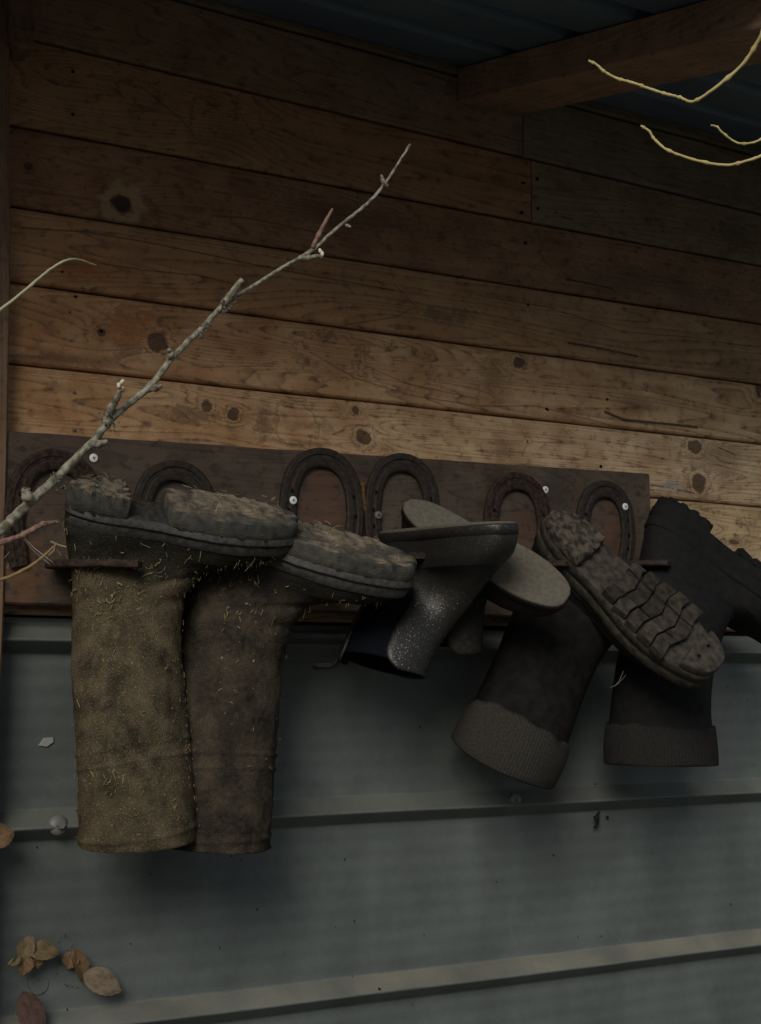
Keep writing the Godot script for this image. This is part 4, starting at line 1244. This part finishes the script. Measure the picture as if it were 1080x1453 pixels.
	for x in [-0.2, 1.2423, 2.05, 2.75]:
		b = Build.new()
		b.g = 0
		var c4 := []
		for q in [[0.0, 0.0], [0.1059, 0.0], [0.1059, 0.05], [0.0, 0.05]]: c4.append(q)
		pp = PackedVector3Array()
		puv = PackedVector2Array()
		for k in 9:
			var z := lerpf(0.003, 0.66 - 0.03, k / 8.0)
			for q in [[0.002, 0.0], [0.1059 - 0.002, 0.0], [0.1059, 0.002], [0.1059, 0.05], [0.0, 0.05], [0.0, 0.002]]:
				pp.append(Vector3(x + q[0], 2.105 - 0.053 + slope * z + q[1], z))
				puv.append(Vector2(z * 0.7 + x, (q[0] + q[1]) * 6.0))
		pf = b.grid(pp, 6, true, puv)
		b.fan(pf, 6, pp[3]); b.fan(pf + 8 * 6, 6, pp[-3], true)
		part(b, wood_mat(rt), "rafter", roof)

func build_hooks() -> void:
	hook("reddish brown rusty horseshoe hook behind the heel of the muddiest boot, nearest the post", 0.6361, 1.4845, 1.02, 0.05, 0.62, M.rust, 0.0, 0.0)
	hook("horseshoe hook between the upturned heel and toe of the muddiest boot", 0.7914, 1.4827, 0.95, -0.03, 0.2, M.iron)
	var h := hook("black horseshoe hook with an orange rust scab, above the second muddy boot", 1.0004, 1.5173, 1.06, 0.02, 0.15, M.iron)
	var b := Build.new()
	for k in 9:
		var p := Vector3(1.0626, 1.4732, 0.03).lerp(Vector3(1.066, 1.4412, 0.03), k / 8.0)
		b.ball(p + Vector3(rng.randfn() * 0.001, 0, 0), Vector3(0.0034, 0.0036, 0.003) * rng.randf_range(0.7, 1.3), Vector3(rng.randfn(), 1, 0), 7, 5)
	part(b, bump(std(1.0, Color(0.24, 0.12, 0.035)), M.rust.heightmap_texture, 0.1), "rust_scab", h)
	hook("shiny black horseshoe hook above the glittery ankle boot", 1.1267, 1.5204, 1.0, 0.03, 0.12, M.iron)
	hook("dark brown horseshoe hook left of the screw, beside the heel of the lugged boot", 1.3226, 1.5093, 1.0, 0.02, 0.12, M.rust)
	hook("greyish horseshoe hook nearest the right end of the plank", 1.4853, 1.508, 0.92, 0.05, 0.3, M.iron)

func build_boots() -> void:
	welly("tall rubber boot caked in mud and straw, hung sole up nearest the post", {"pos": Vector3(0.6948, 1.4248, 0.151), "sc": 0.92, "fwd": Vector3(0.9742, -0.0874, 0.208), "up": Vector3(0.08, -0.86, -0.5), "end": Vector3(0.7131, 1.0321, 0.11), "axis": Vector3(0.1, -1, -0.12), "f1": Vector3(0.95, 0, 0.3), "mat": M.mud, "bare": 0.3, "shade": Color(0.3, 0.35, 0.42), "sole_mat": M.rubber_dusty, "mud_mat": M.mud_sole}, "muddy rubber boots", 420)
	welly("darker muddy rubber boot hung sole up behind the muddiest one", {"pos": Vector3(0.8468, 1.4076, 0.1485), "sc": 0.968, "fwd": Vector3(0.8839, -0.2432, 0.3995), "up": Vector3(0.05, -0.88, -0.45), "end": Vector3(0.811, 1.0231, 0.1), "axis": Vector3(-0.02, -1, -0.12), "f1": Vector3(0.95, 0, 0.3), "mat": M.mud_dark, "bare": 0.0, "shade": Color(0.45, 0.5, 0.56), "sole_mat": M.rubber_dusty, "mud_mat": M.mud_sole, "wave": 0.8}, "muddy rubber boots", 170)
	chelsea("glittery dark ankle boot with navy elastic side and light stitched edge", {"pos": Vector3(1.094, 1.408, 0.123), "sc": 0.94, "fwd": Vector3(0.08, -0.03, 0.99), "up": Vector3(0.06, -0.997, 0.0), "end": Vector3(1.0291, 1.225, 0.13), "axis": Vector3(-0.2, -1, 0.0), "f1": Vector3(0.74, -0.05, 0.66), "mat": M.glitter_dull, "front_mat": M.glitter, "sole_mat": M.flat_sole, "rim_mat": M.glitter}, "ankle boots")
	chelsea("plain dark ankle boot showing its smooth beige sole", {"pos": Vector3(1.1221, 1.4015, 0.1609), "sc": 0.901, "fwd": Vector3(0.6269, -0.5207, 0.5796), "up": Vector3(0.364, -0.462, -0.8087), "end": Vector3(1.1397, 1.2508, 0.1), "axis": Vector3(0.05, -1, -0.1), "f1": Vector3(0.8, -0.1, 0.6), "mat": M.leather, "front_mat": M.leather, "sole_mat": M.flat_sole, "rim_mat": M.leather}, "ankle boots")
	work_boot("brown work boot showing its lugged sole, grey ribbed cuff tilted at its leg", {"pos": Vector3(1.3373, 1.3776, 0.1948), "sc": 1.02, "fwd": Vector3(0.5352, -0.6903, 0.4869), "up": Vector3(0.1712, -0.4758, -0.8627), "end": Vector3(1.2515, 1.1123, 0.085), "axis": Vector3(-0.42, -1, -0.4), "f1": Vector3(0.92, -0.3, 0.25), "mat": M.rubber_brown, "sole_mat": M.tread, "mud_mat": M.tread_mud, "lug_mat": M.tread, "cuff_mat": M.knit}, "work boots with ribbed cuffs", 0.004)
	work_boot("black work boot at the right edge with its toe pointing out of view", {"pos": Vector3(1.604, 1.424, 0.12), "sc": 1.07, "fwd": Vector3(0.78, -0.6, 0.18), "up": Vector3(-0.6, -0.8, 0.06), "end": Vector3(1.5092, 1.1034, 0.11), "axis": Vector3(0.02, -1, 0.0), "f1": Vector3(0.95, 0.0, 0.3), "low": 0.8, "mat": M.rubber_black, "sole_mat": M.rubber_black, "mud_mat": M.rubber_black, "lug_mat": M.rubber_black, "cuff_mat": M.knit_dark}, "work boots with ribbed cuffs", -0.004)

func build_plants() -> void:
	# ---- the grey branch that crosses the wall, rooted below the picture
	var t := thing("bare_branch", "long bare grey branch with buds slanting up across the boards", "branch", Vector3(-0.1, 0, 0.8))
	var b := Build.new()
	twig(b, [Vector3(-0.12, -0.05, 0.85), Vector3(-0.09, 0.4, 0.83), Vector3(0.2016, 1.1085, 0.4581), Vector3(0.2948, 1.2328, 0.5345), Vector3(0.358, 1.2984, 0.5718), Vector3(0.3874, 1.3256, 0.5823), Vector3(0.4081, 1.3471, 0.5865), Vector3(0.4292, 1.369, 0.591), Vector3(0.4549, 1.3985, 0.5995), Vector3(0.4718, 1.42, 0.6013), Vector3(0.5047, 1.4512, 0.6026), Vector3(0.5221, 1.4753, 0.6051), Vector3(0.547, 1.5039, 0.6129), Vector3(0.566, 1.5263, 0.6162), Vector3(0.5816, 1.5366, 0.6156), Vector3(0.6174, 1.5629, 0.6181), Vector3(0.6419, 1.5796, 0.6241), Vector3(0.6663, 1.604, 0.631), Vector3(0.6961, 1.6299, 0.6297), Vector3(0.7135, 1.6506, 0.6316), Vector3(0.7282, 1.6729, 0.6321), Vector3(0.7416, 1.6935, 0.6316)], [0.011, 0.0105, 0.0095, 0.0066, 0.0048, 0.0041, 0.0039, 0.0036, 0.0032, 0.0031, 0.0028, 0.0026, 0.0024, 0.0022, 0.0016, 0.0016, 0.0019, 0.0015, 0.0015, 0.0014, 0.0011, 0.0012], 0.035, 8, 14)
	part(b, M.bark, "stem", t)
	b = Build.new()
	twig(b, [Vector3(0.5642, 1.5239, 0.6147), Vector3(0.5687, 1.5335, 0.6213), Vector3(0.5737, 1.5439, 0.6294)], [0.0036, 0.0034, 0.002], 0.15)
	part(b, M.bark, "spur", t)
	for s in [[Vector3(0.4673, 1.4149, 0.5977), Vector3(0.4684, 1.4276, 0.6061), Vector3(0.4699, 1.434, 0.6139), Vector3(0.4722, 1.4424, 0.6166), 0.0032, 1], [Vector3(0.5025, 1.4466, 0.6006), Vector3(0.5053, 1.4468, 0.6084), Vector3(0.5061, 1.447, 0.6149), Vector3(0.508, 1.4481, 0.6162), 0.0026, 0], [Vector3(0.5198, 1.4724, 0.6032), Vector3(0.5185, 1.476, 0.6088), Vector3(0.5178, 1.4789, 0.6088), Vector3(0.5151, 1.4795, 0.6132), 0.0028, 0], [Vector3(0.6438, 1.5827, 0.6257), Vector3(0.6472, 1.5943, 0.6295), Vector3(0.6508, 1.6034, 0.633), Vector3(0.6562, 1.6168, 0.6383), 0.0021, 2], [Vector3(0.6345, 1.5742, 0.6186), Vector3(0.6388, 1.5728, 0.6271), Vector3(0.641, 1.5726, 0.6344), Vector3(0.6461, 1.5732, 0.6377), 0.0024, 1], [Vector3(0.455, 1.3963, 0.5993), Vector3(0.4579, 1.3966, 0.6071), Vector3(0.4593, 1.3969, 0.614), Vector3(0.4615, 1.3986, 0.6156), 0.003, 0], [Vector3(0.4104, 1.3488, 0.5882), Vector3(0.4035, 1.3519, 0.5962), Vector3(0.4023, 1.3552, 0.5959), Vector3(0.4016, 1.3585, 0.5959), 0.0042, 0], [Vector3(0.714, 1.6506, 0.632), Vector3(0.7122, 1.6544, 0.6313), Vector3(0.7115, 1.6569, 0.6312), Vector3(0.7108, 1.6594, 0.6311), 0.002, 0], [Vector3(0.6728, 1.6079, 0.6297), Vector3(0.675, 1.6067, 0.6309), Vector3(0.6766, 1.6061, 0.6318), Vector3(0.6782, 1.6055, 0.6328), 0.0016, 0]]:
		b = Build.new()
		twig(b, [s[0], s[1], s[2], s[3]], [s[4], s[4] * 0.85, s[4] * 0.9, s[4] * 0.45], 0.25, 4, 8)
		var sp := part(b, M.bark if s[5] < 2 else M.bark_red, "spur", t)
		if s[5] == 1:
			for k in 4:
				b = Build.new()
				var p: Vector3 = s[3] + Vector3(rng.randfn(), rng.randfn(), rng.randfn()) * 0.0022
				b.ball(p, Vector3(0.0017, 0.0026, 0.0017), Vector3(rng.randfn() * 0.4, 1, rng.randfn() * 0.4), 8, 6)
				part(b, M.bud if k < 3 else M.bud_brown, "bud", sp)
	# crusts of lichen and bark scales on the nodes
	b = Build.new()
	for q in [Vector3(0.564, 1.5227, 0.6204), Vector3(0.5623, 1.518, 0.6186), Vector3(0.5473, 1.5027, 0.6189), Vector3(0.4258, 1.3665, 0.6004), Vector3(0.4326, 1.3616, 0.5981), Vector3(0.4646, 1.412, 0.6075), Vector3(0.4702, 1.4152, 0.6055), Vector3(0.5679, 1.5239, 0.623), Vector3(0.7109, 1.649, 0.6357), Vector3(0.5428, 1.4951, 0.615), Vector3(0.4631, 1.4199, 0.6077), Vector3(0.4022, 1.3569, 0.5961)]:
		for k in 8:
			b.ball(q + Vector3(rng.randfn(), rng.randfn(), rng.randfn()) * 0.0022, Vector3(1, 1.6, 1) * rng.randf_range(0.0005, 0.0013), Vector3(rng.randfn(), 1, 0), 6, 4)
	part(b, M.lichen, "lichen_crust", t).set_meta("kind", "stuff")

	b = Build.new()
	twig(b, [Vector3(-0.3, -0.05, 0.75), Vector3(-0.25, 0.7, 0.75), Vector3(0.2987, 1.248, 0.396), Vector3(0.3939, 1.3113, 0.4533), Vector3(0.4268, 1.3267, 0.4644), Vector3(0.4452, 1.3343, 0.4652), Vector3(0.4561, 1.3416, 0.4731), Vector3(0.4666, 1.3458, 0.4684), Vector3(0.479, 1.3481, 0.4647)], [0.006, 0.005, 0.0034, 0.003, 0.0026, 0.0024, 0.0026, 0.0024, 0.0016], 0.2)
	single(b, M.bark_red, "twig", "thin red-brown twig with a grey tip ending at the muddiest boot's heel", "twig")
	b = Build.new()
	twig(b, [Vector3(-0.4, -0.05, 0.7), Vector3(-0.35, 0.7, 0.7), Vector3(0.3091, 1.2311, 0.3525), Vector3(0.4107, 1.2875, 0.401), Vector3(0.4483, 1.2996, 0.4027), Vector3(0.4647, 1.3067, 0.4021), Vector3(0.48, 1.3158, 0.4012), Vector3(0.4877, 1.3234, 0.4072), Vector3(0.4999, 1.3347, 0.4045)], [0.004, 0.0035, 0.0022, 0.0018, 0.0015, 0.0015, 0.0014, 0.0012, 0.0008], 0.12)
	single(b, M.whip_brown, "twig", "wiry yellow-brown stem rising over the rusty arm of the first hook", "twig")
	b = Build.new()
	twig(b, [Vector3(-0.55, -0.05, 0.6), Vector3(-0.45, 0.9, 0.65), Vector3(0.3058, 1.4183, 0.3049), Vector3(0.4142, 1.5241, 0.3645), Vector3(0.4551, 1.5588, 0.3595), Vector3(0.4829, 1.5853, 0.357), Vector3(0.5058, 1.6076, 0.3507), Vector3(0.5232, 1.6199, 0.3516), Vector3(0.542, 1.6255, 0.3404), Vector3(0.5626, 1.6255, 0.3297)], [0.005, 0.004, 0.0028, 0.0018, 0.0015, 0.0014, 0.0013, 0.0012, 0.0009, 0.0006], 0.1)
	single(b, M.whip_green, "twig", "pale thin twig arching past the left post onto the boards", "twig")

	# ---- yellow whips hanging in from a limb beyond the right edge
	t = thing("weeping_whips", "yellow leafless whips hanging in front of the dark roof", "hanging twigs", Vector3(1.35, 0, 1.25))
	b = Build.new()
	twig(b, [Vector3(1.5, -0.05, 1.2), Vector3(1.46, 0.8, 1.18), Vector3(1.38, 1.5, 1.12), Vector3(1.165, 1.7984, 0.879), Vector3(1.0947, 1.8668, 0.8678), Vector3(1.048, 1.9181, 0.8452)], [0.022, 0.019, 0.014, 0.009, 0.006, 0.004], 0.08, 8, 12)
	part(b, M.bark, "stem", t)
	for s in [[[Vector3(1.048, 1.9181, 0.8452), Vector3(1.0174, 1.8668, 0.8187), Vector3(1.0145, 1.8092, 0.8088), Vector3(1.0155, 1.7909, 0.795), Vector3(1.0117, 1.7756, 0.7786), Vector3(0.998, 1.7581, 0.7555), Vector3(0.9905, 1.7514, 0.7379), Vector3(0.9869, 1.7592, 0.7248), Vector3(0.9772, 1.7619, 0.719), Vector3(0.9706, 1.7704, 0.7041), Vector3(0.956, 1.7765, 0.6956), Vector3(0.9497, 1.7844, 0.6808), Vector3(0.9378, 1.7912, 0.6742), Vector3(0.9311, 1.7979, 0.6709), Vector3(0.924, 1.8019, 0.667)], 0.0014], [[Vector3(1.165, 1.7984, 0.879), Vector3(1.1033, 1.7633, 0.8231), Vector3(1.0803, 1.7211, 0.7907), Vector3(1.0608, 1.7068, 0.7644), Vector3(1.0443, 1.6995, 0.7529), Vector3(1.0347, 1.6989, 0.7348), Vector3(1.0117, 1.703, 0.7208), Vector3(0.9884, 1.7123, 0.7073), Vector3(0.9831, 1.7259, 0.6939), Vector3(0.9774, 1.7347, 0.6915), Vector3(0.9702, 1.74, 0.6877)], 0.00135], [[Vector3(1.165, 1.7984, 0.879), Vector3(1.1423, 1.7952, 0.8165), Vector3(1.1035, 1.7525, 0.7621), Vector3(1.0789, 1.7322, 0.7437), Vector3(1.0677, 1.7268, 0.7358), Vector3(1.0633, 1.731, 0.7217), Vector3(1.0511, 1.7406, 0.7152), Vector3(1.0467, 1.746, 0.7132), Vector3(1.0484, 1.7511, 0.7031)], 0.0011]]:
		b = Build.new()
		var r: float = s[1]
		twig(b, s[0], [r * 1.6, r * 1.2, r, r, r * 0.95, r * 0.8], 0.26, 7, 8)
		part(b, M.whip, "whip", t)

func build_small() -> void:
	var n := Vector3(0, 0, 1)
	var olive := leaf_tex(301, Color(0.15, 0.108, 0.05), Color(0.09, 0.064, 0.032))
	var amber := leaf_tex(304, Color(0.155, 0.092, 0.04), Color(0.075, 0.045, 0.023))
	var dun := leaf_tex(307, Color(0.2, 0.155, 0.105), Color(0.115, 0.084, 0.058))
	var red := leaf_tex(310, Color(0.08, 0.042, 0.03), Color(0.04, 0.022, 0.017))
	var m1 := std(0.75, Color.WHITE, olive)
	var m2 := std(0.75, Color.WHITE, amber)
	var m3 := std(0.85, Color.WHITE, dun)
	var m4 := std(0.75, Color.WHITE, red)
	leaf("olive-brown oval leaf lying level, uppermost right of the left cluster", Vector3(0.627, 0.9014, 0.006), Vector3(0.6628, 0.8993, 0.008), 0.024, Vector3(0.1, 0.5, 0.85).normalized(), 0.06, m1)
	leaf("olive-brown upright leaf with a dark tip, left cluster top", Vector3(0.6203, 0.8928, 0.002), Vector3(0.6306, 0.9199, 0.004), 0.02, Vector3(-0.4, 0.2, 0.9).normalized(), 0.05, m1)
	leaf("small narrow leaf sticking out left from the cluster", Vector3(0.6197, 0.8958, 0.006), Vector3(0.601, 0.8902, 0.01), 0.009, Vector3(0, 0.3, 0.95).normalized(), 0.08, m1)
	leaf("orange-brown leaf hanging below the left cluster", Vector3(0.6253, 0.8989, 0.004), Vector3(0.621, 0.8759, 0.006), 0.018, Vector3(-0.2, 0, 1).normalized(), 0.05, m2)
	leaf("small pointed leaf tucked under the level olive leaf", Vector3(0.6364, 0.8932, 0.004), Vector3(0.6377, 0.8823, 0.006), 0.013, Vector3(0.2, 0, 1).normalized(), 0.05, m2)
	leaf("folded amber leaf half hidden by the veined one", Vector3(0.684, 0.8961, -0.002), Vector3(0.6784, 0.8764, -0.002), 0.02, Vector3(-0.5, 0, 0.85).normalized(), 0.05, m2)
	leaf("amber veined leaf left of the pale blunt one", Vector3(0.6833, 0.8991, 0.002), Vector3(0.696, 0.8594, 0.003), 0.021, Vector3(0.3, 0.1, 0.95).normalized(), 0.06, m2)
	leaf("pale grey-brown blunt leaf with ragged edge, rightmost of the fallen leaves", Vector3(0.6937, 0.8706, 0.006), Vector3(0.7411, 0.8468, 0.008), 0.03, Vector3(0.05, 0.25, 0.95).normalized(), 0.05, m3, 0.1)
	leaf("dark red-brown leaf cut off by the bottom edge of the view", Vector3(0.6208, 0.8582, 0.008), Vector3(0.6403, 0.8043, 0.016), 0.03, Vector3(-0.3, 0.1, 0.95).normalized(), 0.03, m4, -0.2)
	leaf("amber leaf at the left edge beside the round-headed screw", Vector3(0.5584, 1.0305, 0.03), Vector3(0.5972, 1.0403, 0.03), 0.03, Vector3(0.2, 0.5, 0.85).normalized(), 0.06, m2)
	# the curled one: a narrow strip bent into a hook
	var b := Build.new()
	var path := spline([Vector3(0.6251, 0.8768, 0.004), Vector3(0.6233, 0.8672, 0.012), Vector3(0.6273, 0.8576, 0.018), Vector3(0.6358, 0.8555, 0.02), Vector3(0.6448, 0.8594, 0.016), Vector3(0.6493, 0.8659, 0.01), Vector3(0.6482, 0.872, 0.008)], 5)
	var pts := PackedVector3Array()
	for i in path.size():
		var t := float(i) / (path.size() - 1)
		var w := 0.0045 * pow(sin(PI * clampf(t * 0.9 + 0.08, 0, 1)), 0.6) * (1.0 - 0.6 * t)
		for q in [Vector3(-0.5, 0.3, 0.8), Vector3(-0.1, 0.05, 0.1), Vector3(0.5, -0.3, -0.8), Vector3(0.1, 0.15, 0.1)]: pts.append(path[i] + q * w + Vector3(0, 0, 0.003))
	var f := b.grid(pts, 4, true)
	b.fan(f, 4, path[0]); b.fan(f + pts.size() - 4, 4, path[-1], true)
	single(b, m4, "curled_leaf", "red-brown leaf curled into a hook below the left cluster", "leaf")
	# crumbs and web that hold the leaves
	b = Build.new()
	for k in 16:
		var q := Vector3(rng.randf_range(0.6461, 0.6936), rng.randf_range(0.8504, 0.9158), -0.009)
		var d := Vector3(rng.randfn(), rng.randfn(), 0.2).normalized() * rng.randf_range(0.001, 0.004)
		b.tube(PackedVector3Array([q - d, q + Vector3(0, 0, 0.002), q + d]), PackedFloat32Array([0.0002, 0.0004, 0.0002]), 5)
	var o := single(b, M.dirt, "leaf_crumbs", "dark crumbs and web stuck to the steel between the fallen leaves", "debris")
	o.set_meta("kind", "stuff")
	# scraps on the steel
	b = Build.new()
	twig(b, [Vector3(1.4943, 1.0239, -0.004), Vector3(1.484, 1.0165, -0), Vector3(1.4865, 1.0082, 0), Vector3(1.4817, 1.0011, -0.004)], [0.0012, 0.003, 0.0028, 0.001], 0.4, 4, 7)
	b.ball(Vector3(1.5124, 1.0147, -0.008), Vector3(0.003, 0.0022, 0.002), Vector3.RIGHT, 7, 5)
	single(b, M.dirt, "insect_remains", "black scrap of dried insect stuck below the middle steel rib", "debris")
	b = Build.new()
	b.g = 0
	var pl := PackedVector3Array()
	for q in [Vector3(0.6378, 1.136, -0.011), Vector3(0.6445, 1.1449, -0.011), Vector3(0.6558, 1.1456, -0.011), Vector3(0.6568, 1.1398, -0.011), Vector3(0.6482, 1.1341, -0.011)]: pl.append(q)
	b.prism(pl, Vector3(0, 0, 0.0015), 0.0006)
	single(b, std(0.9, Color(0.3, 0.31, 0.3)), "paint_flake", "pale flake stuck on the steel left of the muddiest boot", "flake")
	# cobweb threads by the first hook
	b = Build.new()
	for q in [[Vector3(0.5959, 1.3798, 0.03), Vector3(0.6094, 1.3442, 0.1)], [Vector3(0.5977, 1.3766, 0.03), Vector3(0.6053, 1.3424, 0.1)], [Vector3(0.5943, 1.3781, 0.03), Vector3(0.5749, 1.3521, 0.035)], [Vector3(0.5959, 1.3815, 0.03), Vector3(0.6035, 1.3487, 0.1)], [Vector3(0.5818, 1.3463, 0.03), Vector3(0.5796, 1.3411, 0.032)]]:
		var mid: Vector3 = q[0].lerp(q[1], 0.5) - Vector3(0, 0.002, 0)
		b.tube(PackedVector3Array([q[0], mid, q[1]]), PackedFloat32Array([0.0003, 0.00025, 0.0003]), 4)
	var web2 := Build.new()
	for q in [[Vector3(1.4357, 1.2348, 0.05), Vector3(1.4324, 1.2519, 0.1)], [Vector3(1.4356, 1.2328, 0.05), Vector3(1.4545, 1.2673, 0.13)], [Vector3(1.4324, 1.2519, 0.1), Vector3(1.4545, 1.2673, 0.13)], [Vector3(1.3854, 1.2044, 0.15), Vector3(1.4048, 1.2216, 0.16)], [Vector3(1.393, 1.2063, 0.15), Vector3(1.4011, 1.2273, 0.16)]]:
		var mid2: Vector3 = q[0].lerp(q[1], 0.5) - Vector3(0, 0.003, 0)
		web2.tube(PackedVector3Array([q[0], mid2, q[1]]), PackedFloat32Array([0.00022, 0.00018, 0.00022]), 4)
	single(web2, M.web, "cobweb", "thin cobweb threads between the legs of the two work boots", "cobweb")
	single(b, M.web, "cobweb", "grey cobweb threads strung from the plank to the first hook's arm", "cobweb")
	# loose straws caught on the first hook
	b = Build.new()
	b.g = 0
	for q in [[Vector3(0.6063, 1.368, 0.1), Vector3(0.6172, 1.3606, 0.12)], [Vector3(0.6122, 1.3651, 0.1), Vector3(0.6006, 1.351, 0.11)], [Vector3(0.6131, 1.3603, 0.1), Vector3(0.6117, 1.35, 0.12)]]:
		blade(b, (q[0] + q[1]) / 2, (q[1] - q[0]).normalized(), Vector3(0, 0.3, 1).normalized(), q[0].distance_to(q[1]), 0.0011)
	o = single(b, M.straw, "loose_straw", "loose straws caught between the first hook and the muddiest boot's heel", "straw")
	o.set_meta("kind", "stuff")
